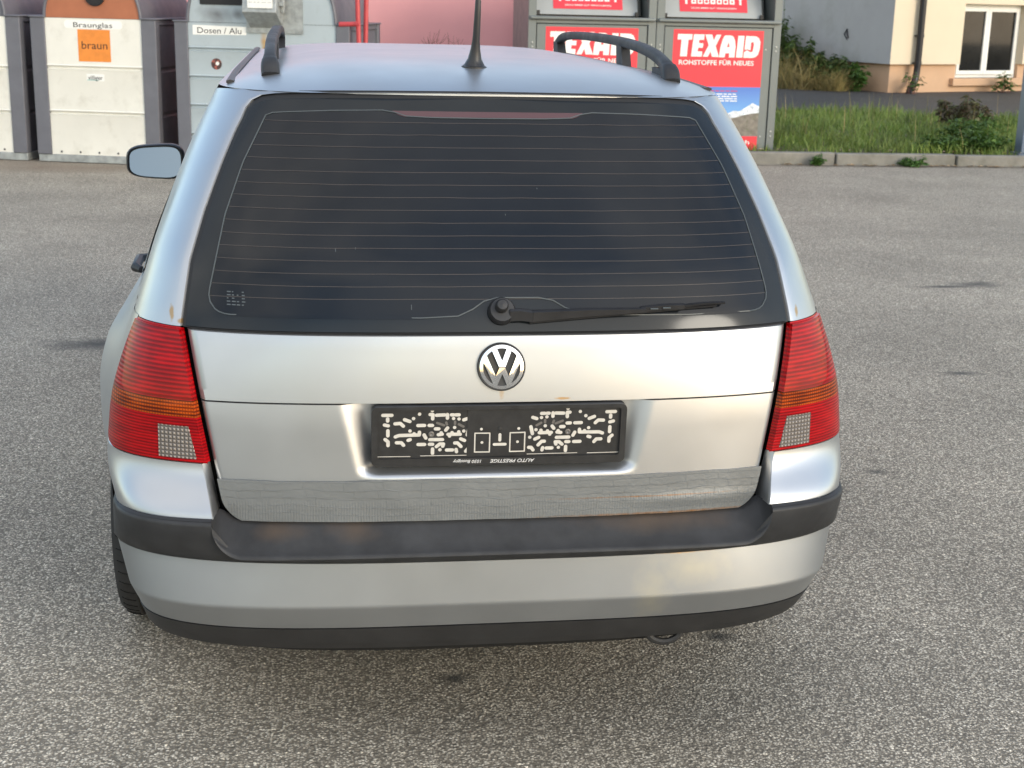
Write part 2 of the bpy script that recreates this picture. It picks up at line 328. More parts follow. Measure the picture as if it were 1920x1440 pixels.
xl = lambda z: .593+(z-.699)*.183                    # inner edge of the tail lamps
xg = lambda z: xl(z)-.012                            # outer edge of the tailgate
GE_Z = [.965, .99, 1.09, 1.18, 1.27, 1.33, 1.36]; GE_X = [.6335, .631, .6165, .590, .556, .530, .514]
GC = [(.514, 1.360), (.506, 1.379), (.494, 1.392), (.476, 1.401), (.45, 1.4055), (.40, 1.409), (.32, 1.412), (.22, 1.414), (.11, 1.415), (0, 1.4155)]
def border(off=0.0):
    """glass opening outline, right half, bottom -> top -> centre, as (theta, z)"""
    P = [(np.interp(z, GE_Z, GE_X), z) for z in np.linspace(.965, 1.35, 26)]+GC
    P = np.array(P); 
    d = np.gradient(P, axis=0); nrm = np.stack([-d[:, 1], d[:, 0]], -1); nrm /= np.linalg.norm(nrm, axis=1)[:, None]
    nrm *= np.where(nrm[:, 0:1]+nrm[:, 1:2] < 0, -1, 1)
    P = P+nrm*off; P[-1, 0] = max(P[-1, 0], 0) if off <= 0 else 0; P[-1, 0] = 0
    return P

# -- dark inner skin that shows in every gap
b = MB(); zs = np.linspace(.25, 1.40, 60); ths = np.linspace(0, PI2, 30)
b.both([skin(ths, z, -.050) for z in zs])
b.build('inner_shell', M['void'], car)

# -- body shell: pillars, flanks, roof, bonnet
b = MB()
bd = border(.010); nb = len(bd); rows = []
tt = np.linspace(0, 1, nb)
k1, k2 = 26, nb-4
for i, (x, z) in enumerate(bd):
    tb = th_of_x(x, z)
    if i < k1: zo = .965+(1.405-.965)*(i/(k1-1)); to = PI2
    else:
        q = (i-k1+1)/(nb-k1); zo = min(1.42, 1.405+.015*min(1, q*2.5)); to = PI2*(1-sst(0, 1, q)*1.0) if i < nb-1 else 0
    s = np.array([-.05, -.02, 0, .03, .08, .16, .28, .42, .58, .74, .88, .96, 1.0])
    roll_ = np.array([-.013, -.006, 0, .0015, .0015, .001, 0, 0, 0, 0, 0, 0, 0])
    sc = np.clip(s, 0, 1); th = tb+(to-tb)*sc; zz_ = z+(zo-z)*sc
    rows.append(np.stack([skin(th[j], zz_[j], roll_[j]) for j in range(len(s))]))
b.both(np.array(rows), flip=True)
b.both(np.array([skin(np.linspace(float(th_of_y(.2675, z)), PI2, 8), z, .001) for z in np.linspace(.68, .968, 24)]), flip=True)
# flank
def yend(z): return np.where(z > .97, 3.45-(z-.97)*1.78, 4.22)
def flank(zlo, zhi, nz, ys, arch=None):
    P = []
    for j, y in enumerate(ys):
        col = []
        zl_ = zlo
        if arch is not None:
            for yc0, r in arch:
                if abs(y-yc0) < r: zl_ = max(zl_, .30+math.sqrt(r*r-(y-yc0)**2))
        for i in range(nz):
            z = zl_+(zhi-zl_)*i/(nz-1)
            y0 = yc_(z)+D_(z)
            if j == 0: x, yy = W_(z), y0
            else: yy = max(y, y0+.004*j); x = hw(yy, z)
            col.append((x, yy, z))
        P.append(col)
    return np.array(P)
AR = [(.985, .335), (3.49, .335)]
ysl = sorted(set([.36]+list(np.linspace(.42, .62, 6))+[.985+.335*math.cos(a)*.9999 for a in np.linspace(0, math.pi, 25)]+list(np.linspace(1.4, 3.1, 24))+[3.49+.335*math.cos(a)*.9999 for a in np.linspace(0, math.pi, 25)]+list(np.linspace(3.9, 4.22, 8))))
b.both(flank(.24, .97, 34, ysl, AR))
P = []
for j in range(60):
    col = []
    for z in np.linspace(.97, 1.42, 26):
        y0 = yc_(z)+D_(z); y = y0+(float(yend(z))-y0)*j/59; col.append((W_(z) if j == 0 else hw(y, z), y, z))
    P.append(col)
b.both(np.array(P))
# roof
out = [skin(t, 1.42) for t in np.linspace(0, PI2, 26)]+[np.array([hw(y, 1.42), y, 1.42]) for y in np.linspace(.80, 2.64, 24)]+[np.array([.56-.56*k/8, 2.64+.05*k/8, 1.42]) for k in range(1, 9)]
rr = np.array([0, .02, .05, .09, .14, .2, .28, .38, .5, .65, .8, 1.0])
def prof(y): return .060*np.interp(y, [.3, 1.1, 1.5, 2.0, 2.7], [1.0, 1.04, 1.04, .95, .6])
P = []
for p in out:
    sp = np.array([p[0]*.12, min(max(p[1], 1.0), 2.45), 1.42]); r_ = []
    for r in rr:
        q = p+(sp-p)*r; q = q.copy(); q[2] = 1.42+prof(q[1])*(1-(1-r)**3.4); r_.append(q)
    P.append(r_)
b.both(np.array(P), flip=True)
b.grid(np.array([[(x*.12, 1.0+1.45*k/10, 1.42+prof(1.0+1.45*k/10)) for x in (-.584, .584)] for k in range(11)]))
# bonnet, nose
P = [[(s*(hw(y, .95)-.02 if y < 3.5 else hw(y, .85)-.02), y, .975-.24*((y-3.4)/.95)**2-.02*abs(s)**3) for s in np.linspace(-1, 1, 17)] for y in np.linspace(3.40, 4.30, 14)]
b.grid(np.array(P))
P = [[(s*.80, 4.22+.16*(1-abs(s)**3), z) for s in np.linspace(-1, 1, 17)] for z in np.linspace(.24, .76, 8)]
b.grid(np.array(P), flip=True)
# bumper-top inner return
body = b.build('body', M['paint'], car, smooth=40)

# windscreen
b = MB(); P = [[(s*(hw(3.4-(z-.97)*1.78, z)-.05), 3.42-(z-.97)*1.78+.10*(1-abs(s)**2.5)+.02, z+.004) for s in np.linspace(-1, 1, 15)] for z in np.linspace(.97, 1.43, 10)]
b.grid(np.array(P), flip=True); b.build('windscreen', M['glass'], car)

# -- tailgate: upper and lower panels, plate recess
def tg_surface(zlo, zhi, nz, nx, extra=None, off=0.0, edge=True):
    P = []
    for z in np.linspace(zlo, zhi, nz):
        xm = float(xg(z))
        if z < .625: xm -= .05*(1-math.sqrt(max(0, 1-((.625-z)/.052)**2)))
        row = []
        for s in np.linspace(-1, 1, nx):
            x = xm*s; y = float(rear_y(x, z))-off
            if edge: y += .012*max(0, (abs(s)-.985)/.015)**2
            if extra is not None: y += extra(x, z)
            row.append((x, y, z))
        P.append(row)
    return np.array(P)
def recess(x, z):
    hx = .330-(.831-z)*.235; a = abs(x)
    m = 1-sst(hx-.052, hx+.002, a)
    m *= sst(.668, .692, z)
    tgt = .0715+.03*(.70-z)*0
    return m*max(0.0, tgt-(float(rear_y(0, z))+.0))*1.0+m*(.008-.006*(a/.3)**2)
b = MB()
lo = tg_surface(.577, .8225, 64, 240, recess); b.grid(lo, flip=False)
b.grid(np.stack([lo[0], lo[0]+[0, .06, .004]]), flip=True)
lip = np.array([lo[-1], lo[-1]+[0, .03, 0]]); b.grid(lip)
up_ = tg_surface(.8262, .9605, 24, 120); 
up_[:, :, 1] -= .0015
b.grid(up_); b.grid(np.stack([up_[0], up_[0]+[0, .035, 0]]), flip=True)
top = up_[-1]; b.grid(np.stack([top, top+[0, .006, .003], top+[0, .03, .004]]))
tailgate = b.build('tailgate', M['paint'], car, smooth=40)

# tape along the lower edge
N, L, bs = nodes(M['tape'])
t = N.new('ShaderNodeTexCoord'); s = N.new('ShaderNodeSeparateXYZ'); L.new(t.outputs['Object'], s.inputs[0])
wv = N.new('ShaderNodeTexWave'); wv.wave_type = 'BANDS'; wv.bands_direction = 'X'; wv.inputs['Scale'].default_value = 55; wv.inputs['Distortion'].default_value = 1.2; wv.inputs['Detail'].default_value = 1; L.new(t.outputs['Object'], wv.inputs['Vector'])
mpp = N.new('ShaderNodeMapping'); mpp.inputs['Scale'].default_value = (17, 1, 38); L.new(t.outputs['Object'], mpp.inputs['Vector'])
dn = N.new('ShaderNodeTexNoise'); dn.inputs['Scale'].default_value = 9; dn.inputs['Detail'].default_value = 3; L.new(t.outputs['Object'], dn.inputs['Vector'])
cb = N.new('ShaderNodeCombineXYZ'); L.new(s.outputs['X'], cb.inputs[0]); L.new(s.outputs['Z'], cb.inputs[1])
dm = N.new('ShaderNodeMixRGB'); dm.blend_type = 'LINEAR_LIGHT'; dm.inputs[0].default_value = .016; L.new(cb.outputs[0], dm.inputs[1]); L.new(dn.outputs['Color'], dm.inputs[2])
v1 = N.new('ShaderNodeTexBrick'); v1.inputs['Scale'].default_value = 1; v1.inputs['Brick Width'].default_value = .047; v1.inputs['Row Height'].default_value = .0165; v1.inputs['Mortar Size'].default_value = .0006; v1.inputs['Mortar Smooth'].default_value = .6; v1.offset = .37; v1.squash = 1.7; v1.squash_frequency = 3; L.new(dm.outputs[0], v1.inputs['Vector'])
e1 = N.new('ShaderNodeMath'); e1.operation = 'MULTIPLY'; e1.inputs[1].default_value = 1; L.new(v1.outputs['Fac'], e1.inputs[0])
nn = N.new('ShaderNodeTexNoise'); nn.inputs['Scale'].default_value = 130; nn.inputs['Detail'].default_value = 3; L.new(t.outputs['Object'], nn.inputs['Vector'])
lowm = N.new('ShaderNodeMapRange'); lowm.inputs['From Min'].default_value = .625; lowm.inputs['From Max'].default_value = .612; L.new(s.outputs['Z'], lowm.inputs['Value'])
wm = N.new('ShaderNodeMath'); wm.operation = 'MULTIPLY'; L.new(wv.outputs['Fac'], wm.inputs[0]); L.new(lowm.outputs[0], wm.inputs[1])
w2 = N.new('ShaderNodeMath'); w2.operation = 'MULTIPLY_ADD'; w2.inputs[1].default_value = .16; L.new(wm.outputs[0], w2.inputs[0])
n2 = N.new('ShaderNodeMath'); n2.operation = 'MULTIPLY_ADD'; n2.inputs[1].default_value = .35; L.new(nn.outputs['Fac'], n2.inputs[0])
e2 = N.new('ShaderNodeMath'); e2.operation = 'MULTIPLY'; e2.inputs[1].default_value = .30; L.new(e1.outputs[0], e2.inputs[0])
L.new(e2.outputs[0], n2.inputs[2]); L.new(n2.outputs[0], w2.inputs[2])
bp = N.new('ShaderNodeBump'); bp.inputs['Strength'].default_value = .7; bp.inputs['Distance'].default_value = .003; L.new(w2.outputs[0], bp.inputs['Height']); L.new(bp.outputs[0], bs.inputs['Normal'])
spots(M['tape'], [(.33, .08, .578, .30, .08, .004), (.30, .08, .617, .26, .08, .0022)], (.20, .10, .04), .8, 70)
b = MB()
for k, (za, zb_, of) in enumerate(((.5765, .606, .0026), (.603, .631, .0034), (.628, .645, .0042), (.642, .6645, .005))):
    G = tg_surface(za, zb_, 9, 260, None, of, edge=False)
    bz = .0004*np.sin(G[:, :, 0]*37+k*2)+.0002*np.sin(G[:, :, 0]*91+k)+rng.normal(0, .00008, G.shape[:2])
    bulge = .004*np.exp(-((G[:, :, 0]-.42)/.12)**2)*np.exp(-((G[:, :, 2]-.607)/.014)**2)
    G[:, :, 1] -= bz+bulge
    G[-1, :, 2] += .0012*np.sin(G[-1, :, 0]*11+k)+.0005*np.sin(G[-1, :, 0]*53+k)
    b.grid(G); b.grid(np.stack([G[-1], G[-1]+[0, .003, .0]]))
    if k == 0: b.grid(np.stack([G[0], G[0]+[0, .02, 0]]), flip=True)
b.build('tape_strip', M['tape'], car, smooth=60)

# -- rear window
b = MB()
bd = border(-.0005); nb = len(bd)
def glass_grid(bdr, off, zbot, ncol=60):
    """fill the outline with rows from side to side"""
    P = []
    zs = list(np.linspace(zbot, 1.35, 30))+list(np.linspace(1.358, 1.4148, 16))
    bx = bdr[:, 0]; bz = bdr[:, 1]
    order = np.argsort(bz)
    for z in zs:
        xm = float(np.interp(z, bz[order], bx[order])); row = []
        for s in np.linspace(-1, 1, ncol*2+1):
            x = xm*s; row.append((x, float(rear_y(x, z))-off, z))
        P.append(row)
    return np.array(P)
GL = glass_grid(bd, .0015, .9685); b.grid(GL); b.grid(np.stack([GL[0], GL[0]+[0, .02, 0]]), flip=True)
rear_window = b.build('rear_window', M['ceramic'], car, smooth=40)
# seal round the glass
b = MB(); bo = border(.014); bi = border(-.002); P = []
for (xo, zo), (xi, zi) in zip(bo, bi): P.append([skin(th_of_x(xo, zo), zo, -.008), skin(th_of_x((xo+xi)/2, (zo+zi)/2), (zo+zi)/2, -.002), skin(th_of_x(xi, zi), zi, -.003)])
b.both(np.array(P)); 
P = np.array([[(x, float(rear_y(x, z))-o, z) for x in np.linspace(-.63, .63, 50)] for z, o in ((.9625, -.004), (.9655, .001), (.969, -.002))]); b.grid(P)
b.build('window_seal', M['seal'], car)
# clear area inside the printed border (slightly proud), with pale edge
def band_outline():
    Z = np.linspace(1.005, 1.372, 30); X = np.interp(Z, [1.005, 1.012, 1.022, 1.035, 1.18, 1.28, 1.372], [.572, .579, .584, .5845, .553, .517, .470])
    rt_ = [(x, z) for x, z in zip(X, Z)]
    top_ = [(.455, 1.378), (.42, 1.381), (.33, 1.3865), (.225, 1.3895), (.20, 1.386), (.175, 1.3785), (.12, 1.3765), (0, 1.376)]
    half = [(.540, .9965), (.553, .9975), (.564, 1.0005)]+rt_+top_
    left = [(-x, z) for x, z in half[::-1][1:]]
    bot = [(-.16, .9965), (-.085, 1.000), (-.055, 1.013), (-.032, 1.028), (-.005, 1.0345), (.08, 1.0345), (.11, 1.029), (.135, 1.015), (.17, 1.004), (.22, .9995), (.4, .9965)]
    return half+left+bot
BO = band_outline()
def lay(mb, loop, off, mat_=0, M2=None):
    # drape a polygon on the rear skin
    tri = tessellate_polygon([[Vector((x, z, 0)) for x, z in loop]])
    mb.add([(x, float(rear_y(x, z))-off, z) for x, z in loop], [t for t in tri], mat_)
def inside(poly, x, z):
    c = False; n = len(poly)
    for i in range(n):
        x1, z1 = poly[i]; x2, z2 = poly[i-1]
        if (z1 > z) != (z2 > z) and x < (x2-x1)*(z-z1)/(z2-z1)+x1: c = not c
    return c
def span(z):
    xs = np.linspace(-.60, .60, 1201); ins = [x for x in xs if inside(BO, x, z)]
    return (min(ins), max(ins)) if ins else None
b = MB()
# clear glass rows
rows = []
for z in list(np.linspace(.9968, 1.388, 70)):
    xs = np.linspace(-.62, .62, 249)
    segs = []; cur = []
    for x in xs:
        if inside(BO, x, z): cur.append(x)
        else:
            if len(cur) > 1: segs.append((cur[0], cur[-1]))
            cur = []
    rows.append((z, segs))
dz = rows[1][0]-rows[0][0]
for z, segs in rows:
    for x0, x1 in segs:
        n = max(2, int((x1-x0)/.012)); X = np.linspace(x0, x1, n)
        b.grid(np.array([[(x, float(rear_y(x, q))-.0024, q) for x in X] for q in (z-dz/2, z+dz/2)]))
b.build('clear_pane', M['glass'], rear_window, smooth=60)
b = MB(); loop = [Vector((x, rear_y(x, z)-.003, z)) for x, z in BO]
b.tube(loop+[loop[0]], .0015, 5); b.build('frit_line', M['frit'], rear_window)
b = MB()
zline = [1.3665-.0239*i for i in range(15)]
for i, z in enumerate(zline):
    sp = span(min(z, 1.372))
    if sp is None: continue
    x0, x1 = sp
    X = np.linspace(x0+.001, x1-.001, 160)
    jit = np.interp(np.arange(160), np.arange(0, 160, 8), rng.normal(0, .00025, 20))
    b.grid(np.array([[(x, float(rear_y(x, z+q-.006*(abs(x)/.5)**2*(.3+max(0, z-1.1)*1.5)))-.0031, z+q+jit[k]-.006*(abs(x)/.5)**2*(.3+max(0, z-1.1)*1.5)) for k, x in enumerate(X)] for q in (-.0005, .0005)]))
for i in range(15):
    pass
b.build('heating_wires', M['heater'], rear_window, smooth=60)
b = MB(); b.grid(np.array([[(x, float(rear_y(x, z))-.0034, z) for x in np.linspace(-1, 1, 60)*(.178+.027*((z-1.3775)/.0115)**.6)] for z in np.linspace(1.3775, 1.389, 5)]))
b.build('brake_light', M['brake_red'], rear_window)
# faint glass-maker stamp: a few tiny pale marks
b = MB()
for r_ in range(5):
    for c_ in range(4):
        if rng.random() < .75:
            x = -.548+c_*.010; z = 1.038-r_*.006; w = rng.uniform(.003, .008)
            b.grid(np.array([[(x+q, float(rear_y(x+q, z+p))-.0031, z+p) for q in (0, w)] for p in (0, .0022)]))
for x, z, l in ((-.18, 1.012, .010), (-.33, 1.12, .006), (-.29, 1.125, .004), (.09, 1.24, .003), (.02, 1.19, .003)):
    b.grid(np.array([[(x+q, float(rear_y(x+q, z+p))-.0031, z+p) for q in (0, .0012)] for p in (0, l)]))
b.build('etched_marks', M['frit'], rear_window)

# -- tail lamps
def lamp_grid(side, za, zb_, nz, nt, off, xin=None, xout=None):
    P = []
    for z in np.linspace(za, zb_, nz):
        t0 = th_of_x(float(xl(z) if xin is None else xin(z)), z); t1 = th_of_y(.266, z) if xout is None else th_of_x(xout(z), z)
        if xout is None:
            q = min((z-.697)/.02, 1); t1 = t1-(1-math.sqrt(max(0, 1-(1-q)**2)))*.12
        P.append(skin(np.linspace(t0, t1, nt), z, off)*[side, 1, 1])
    return np.array(P)
def rim(G, d=.010):
    c = [G[0], G[-1]]; return c
for side in (1, -1):
    fl = side < 0
    b = MB(); G = lamp_grid(side, .694, .9645, 20, 30, .0005); b.grid(G, flip=fl)
    lampbase = b.build('tail_lamp', M['lens_red_low'], car)
    def skirted(G):
        mb = MB(); mb.grid(G, flip=fl)
        inn = lambda e: e*np.array([.985, 1, 1])+[0, .012, 0]
        mb.grid(np.stack([inn(G[0]), G[0]]), flip=fl); mb.grid(np.stack([G[-1], inn(G[-1])]), flip=fl)
        mb.grid(np.stack([inn(G[:, 0]), G[:, 0]]), flip=not fl); mb.grid(np.stack([G[:, -1], inn(G[:, -1])]), flip=not fl)
        return mb
    skirted(lamp_grid(side, .8235, .9615, 40, 34, .006)).build('brake_lens', M['lens_red'], lampbase, smooth=50)
    skirted(lamp_grid(side, .789, .8232, 14, 34, .006)).build('indicator_lens', M['lens_amber'], lampbase, smooth=50)
    skirted(lamp_grid(side, .697, .7888, 24, 34, .006)).build('fog_lens', M['lens_red_low'], lampbase, smooth=50)
    skirted(lamp_grid(side, .704, .7705, 16, 16, .0078, lambda z: .610+(z-.704)*.225, lambda z: .686)).build('reverse_lens', M['lens_clear'], lampbase, smooth=50)
# small red strip beside the amber lens
# -- bumper
BT = [.285, .346, .40, .497, .53, .60, .69]
def bump_skin(th, z, off=0.0):
    I = lambda v: float(np.interp(z, BT, v))
    n = I([3.3, 3.65, 3.8, 3.05, 4.5, 4.5, 4.2]); yb = I([.061, .034, .013, .020, .008, .018, .030])
    Wb = I([.755, .763, .782, .808, .793, .800, .814]); Db = I([.335, .318, .329, .315, .345, .345, .33])
    th = np.asarray(th, float)
    return np.stack([(Wb+off)*np.sin(th)**(2/n), yb-off+(Db+off)*(1-np.cos(th)**(2/n)), z+0*th], -1)
def bump_row(z, off=0.0, t0=0, nt=40, ymax=.64):
    tv = np.linspace(t0, PI2, nt); P = bump_skin(tv, z, off)
    ext = np.array([[P[-1][0]+(-.035+.045*float(sst(.32, .52, z)))*k, P[-1][1]+(ymax-P[-1][1])*k, z] for k in (.25, .5, .75, 1)])
    return np.concatenate([P, ext])
def th_bx(x, z):
    tv = np.linspace(0, PI2, 2000); X = bump_skin(tv, z)[:, 0]; return float(np.interp(x, X, tv))
b = MB()
zz = list(np.linspace(.346, .394, 6))+[.398, .402, .406]+list(np.linspace(.415, .494, 8))
P = [bump_row(z) for z in zz]; b.both(P)
b.both([P[-1], [p+np.array([0, .012, .003]) for p in P[-1]]])
# the painted corners above the strip
def corner_row(z):
    t = (z-.594)/(.6935-.594)
    xi = .583+t*(.602-.583)
    prot = (1-t)**1.15
    tv0 = th_bx(xi, .60)
    tv = np.linspace(0, 1, 26)
    A = bump_skin(np.linspace(tv0, PI2, 26), min(z, .69))
    tB = th_of_x(xi, z); Bk = skin(np.linspace(tB, PI2, 26), z, .004)
    k = np.clip((1-prot), 0, 1); k = k*k*(3-2*k)*.9+.1*k
    row = A*(1-k)+Bk*k; row[:, 2] = z
    # keep the outer bulge
    ext = np.array([[row[-1][0]+.02*q, row[-1][1]+(.64-row[-1][1])*q, z] for q in (.25, .5, .75, 1)])
    return np.concatenate([row, ext])
CR = np.array([corner_row(z) for z in np.linspace(.594, .6935, 22)])
b.both(CR)
topr = CR[-1]; b.both(np.stack([topr, topr+np.array([0, .006, .0015]), topr+np.array([-.004, .025, .002])]))
# inner return wall of the corner
inner = CR[:, 0]; back = np.array([[.572+.0+(z-.592)*.17, .112, z] for z in inner[:, 2]])
back[:, 1] = np.maximum(back[:, 1], inner[:, 1]+.003)
mid = inner*.82+back*.18; mid[:, 0] -= .0005
b.both(np.stack([back, mid, inner+np.array([-.0015, .002, 0]), inner], 1))
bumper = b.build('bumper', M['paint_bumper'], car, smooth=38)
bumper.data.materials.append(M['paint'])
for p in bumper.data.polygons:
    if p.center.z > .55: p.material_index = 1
# rub strip
b = MB(); cols = []
X1 = np.concatenate([np.linspace(0, .50, 26), np.linspace(.51, .57, 16), np.linspace(.572, .590, 19)[:-1], np.linspace(.590, .60, 4), np.linspace(.61, .80, 16)])
def rub_col(th, ext=None):
    p = bump_skin(th, .53, .010); x, y = p[0], p[1]
    if ext is not None: x, y = ext
    t_ = min(max((x-.520)/(.584-.520), 0), 1); k = 1-math.sqrt(1-t_*t_) if ext is None else 1
    zt = .5235+(.592-.5235)*k
    yb = max(float(rear_y(min(x, .58), .58))+.010, y+.03) if ext is None else y+.03
    q_ = 0 if ext is not None else float(np.clip((x-.574)/(.584-.574), 0, 1))
    zb2 = .5765+(.596-.5765)*float(sst(.530, .575, x)); yb = yb*(1-q_)+(y+.016)*q_
    pb = bump_skin(th, .497, .006); xb, yb0 = pb[0], pb[1]
    return [(xb, yb0+.012, .4955), (xb, yb0+.003, .4965), (xb, yb0, .500), (xb*.7+x*.3, yb0*.7+y*.3-.001, .507), (x, y-.0015, max(zt-.008, .5155)), (x, y, zt-.003), (x, y+.004, zt), (x, y+.010, zt+.002+.10*.0),
            (x, y+(yb-y)*.30+.006*(1-k), zt+(zb2-zt)*.30), (x, y+(yb-y)*.6+.006*(1-k), zt+(zb2-zt)*.66), (x, yb, zb2)]
for x in X1: cols.append(rub_col(th_bx(min(x, .8), .53)))
tend = th_bx(.8, .53)
for t_ in np.linspace(tend, PI2, 14)[1:]: cols.append(rub_col(t_))
lastx, lasty = cols[-1][3][0], cols[-1][3][1]
C2 = np.array(cols)
# push flank columns outward rather than backward
for i, c in enumerate(C2):
    x0, y0 = c[5][0], c[5][1]
    if x0 > .6:
        w = float(sst(.60, .83, x0))
        for j in range(5, len(c)):
            d = c[j][1]-y0; c[j][0] -= max(d, 0)*w*.9; c[j][1] -= max(d, 0)*w*.9
for q in (.25, .5, .75, 1):
    e = C2[len(cols)-1].copy(); e[:, 1] += (.64-lasty)*q; e[:, 0] += .02*q; C2 = np.concatenate([C2, e[None]])
b.both(C2.transpose(1, 0, 2))
b.build('rub_strip', M['rub'], bumper, smooth=50)
# lower skirt
b = MB()
zz = [.285, .288, .295, .308, .325, .343]
P = [bump_row(z, .002 if z > .289 else 0) for z in zz]
P = [P[0]+np.array([0, .05, .004])]+P+[P[-1]+np.array([0, .012, .002])]
b.both(P); b.build('lower_skirt', M['skirt'], bumper, smooth=45)
# towing eye under the bumper, underbody
b = MB(); cx, cy, cz = .383, .10, .284
ring = [(cx+.038*math.cos(a), cy+.005*math.sin(a), cz+.026*math.sin(a)) for a in np.linspace(0, 2*math.pi, 28)]
b.tube(ring, .008, 8); b.tube([(cx, cy, cz+.02), (cx, cy+.25, cz+.05)], .010, 8); b.build('towing_eye', M['skirt'], car)
b = MB(); b.box((-.60, .30, .30), (.60, 4.1, .36)); 
for sy in (.985, 3.49):
    for s_ in (1, -1):
        P = [[(s_*x, sy+.34*math.cos(a), .30+.34*math.sin(a)) for a in np.linspace(-.0, math.pi+.0, 24)] for x in (.50, .80)]; b.grid(np.array(P))
        b.add([(s_*.5, sy-.34, .3), (s_*.5, sy+.34, .3), (s_*.5, sy+.4, .7), (s_*.5, sy-.4, .7)], [(0, 1, 2, 3)])
b.build('underbody', M['void'], car, smooth=30)
# -- wheels
def wheel(s_, y):
    w = MB(); Mx = frame((s_*.782, y, .312), (0, 1, 0), (0, 0, 1)) if s_ > 0 else frame((s_*.782, y, .312), (0, -1, 0), (0, 0, 1))
    pr = [(.205, -.085), (.26, -.100), (.292, -.096), (.306, -.080), (.311, -.060), (.3115, -.045), (.305, -.042), (.305, -.036), (.312, -.033), (.3125, 0), (.312, .033), (.305, .036), (.305, .042), (.3115, .045), (.311, .060), (.306, .080), (.292, .096), (.26, .100), (.205, .085)]
    w.lathe(pr, Mx, 72)
    # sipes on the shoulders
    for k in range(56):
        a = 2*math.pi*k/56
        for h0, h1 in ((.050, .086), (-.086, -.050)):
            pts = [Mx @ Vector((rr_*math.cos(a+d), rr_*math.sin(a+d), h)) for rr_, h, d in ((.3127, h0 if h0 > 0 else h1, 0), (.3098, (h0+h1)/2+.004*np.sign(h0), .01), (.303, h1 if h0 > 0 else h0, .02))]
            w.tube(pts, .0016, 4, 1)
    ty = w.build('wheel', [M['rubber'], M['void']], car, smooth=40)
    r_ = MB(); r_.lathe([(.0, .055), (.05, .057), (.06, .048), (.19, .070), (.205, .085), (.207, .06), (.200, .0), (.2, -.085)], Mx, 48)
    for k in range(5):
        a = 2*math.pi*k/5; r_.box((.05, -.02, .05), (.19, .02, .078), M=Mx @ Matrix.Rotation(a, 4, 'Z'))
    r_.build('rim', M['alloy'], ty)
for s_ in (1, -1):
    for y in (.985, 3.49): wheel(s_, y)
# -- side windows with trim, left and right
def side_pane(y0f, y1f, z0, z1, off, s_, n=16):
    P = []
    for z in np.linspace(z0, z1, 12):
        P.append([(s_*(float(hw(y, z))+off), y, z) for y in np.linspace(y0f(z), y1f(z), n)])
    return np.array(P)
rear_edge = lambda z: .60+(z-1.0)*1.10
for s_ in (1, -1):
    b = MB(); b.grid(side_pane(lambda z: rear_edge(z)-.022, lambda z: 3.30-(z-.97)*1.75, .972, 1.402, .002, s_, 30), flip=s_ < 0); 
    b.build('window_trim', M['black_trim'], car)
    for (ya, yb) in ((rear_edge, lambda z: 1.62+(z-1)*.25), (lambda z: 1.70+(z-1)*.25, lambda z: 2.28), (lambda z: 2.36, lambda z: 3.24-(z-.97)*1.75)):
        b = MB(); b.grid(side_pane(ya, yb, .988, 1.385, .005, s_), flip=s_ < 0); b.build('side_window', M['glass'], car)
    # roof channel trim
    b = MB(); b.tube([(s_*.553, y, 1.4285+.008*min(1, (y-.60)*3)) for y in np.linspace(.60, 2.5, 14)], .010, 6, sx=.5); b.build('roof_channel_trim', M['black_trim'], car)
    # door handles and lower side strip
    for y in (1.40, 2.45):
        b = MB(); b.tube([(s_*(hw(y, .86)+.004), y-.07, .865), (s_*(hw(y, .86)+.022), y-.05, .868), (s_*(hw(y, .86)+.024), y+.07, .872), (s_*(hw(y, .86)+.004), y+.10, .872)], [.010, .014, .014, .010], 8)
        b.build('door_handle', M['black_trim'], car)
    b = MB(); b.grid(np.array([[(s_*(float(hw(y, z))+o), y, z) for y in np.linspace(1.34, 3.13, 14)] for z, o in ((.505, .0), (.51, .010), (.555, .010), (.56, 0))]), flip=s_ < 0)
    b.build('side_strip', M['rub'], car)
    # door mirror
    cx, cy, cz = s_*.955, 2.83, 1.000
    b = MB(); P = []
    for k, (d, sc) in enumerate(((-.022, 1.0), (-.03, .97), (-.026, .93))): pass
    def ring_m(dy, k): 
        o_ = []
        for a in np.linspace(0, 2*math.pi, 33)[:-1]:
            ca, sa = math.cos(a), math.sin(a); ex = 2/3.6
            x = .107*k*np.sign(ca)*abs(ca)**ex; z = .064*k*np.sign(sa)*abs(sa)**ex*(1-.10*(x/.107)*(-1))
            o_.append((cx+s_*x*-1 if False else cx+x, cy+dy, cz+z))
        return o_
    P = [ring_m(dy, k) for dy, k in ((.006, .86), (-.006, .90), (-.010, .95), (-.004, 1.0), (.03, 1.01), (.07, .86), (.10, .5), (.105, .05))]
    b.grid(np.array(P), wrap=True)
    b.tube([(s_*.86, cy+.04, cz-.05), (s_*.76, cy+.05, cz-.03)], [.04, .035], 10)
    mirror = b.build('door_mirror', M['black_trim'], car, smooth=50)
    b = MB(); g = ring_m(-.006, .885); g = [(x, y+(z-cz)*.24, z) for x, y, z in g]
    b.add([(cx, cy-.006, cz)]+g, [(0, k+1, (k+1) % 32+1) for k in range(32)][::1])
    b.build('mirror_glass', M['mirror_glass'], mirror, smooth=0)
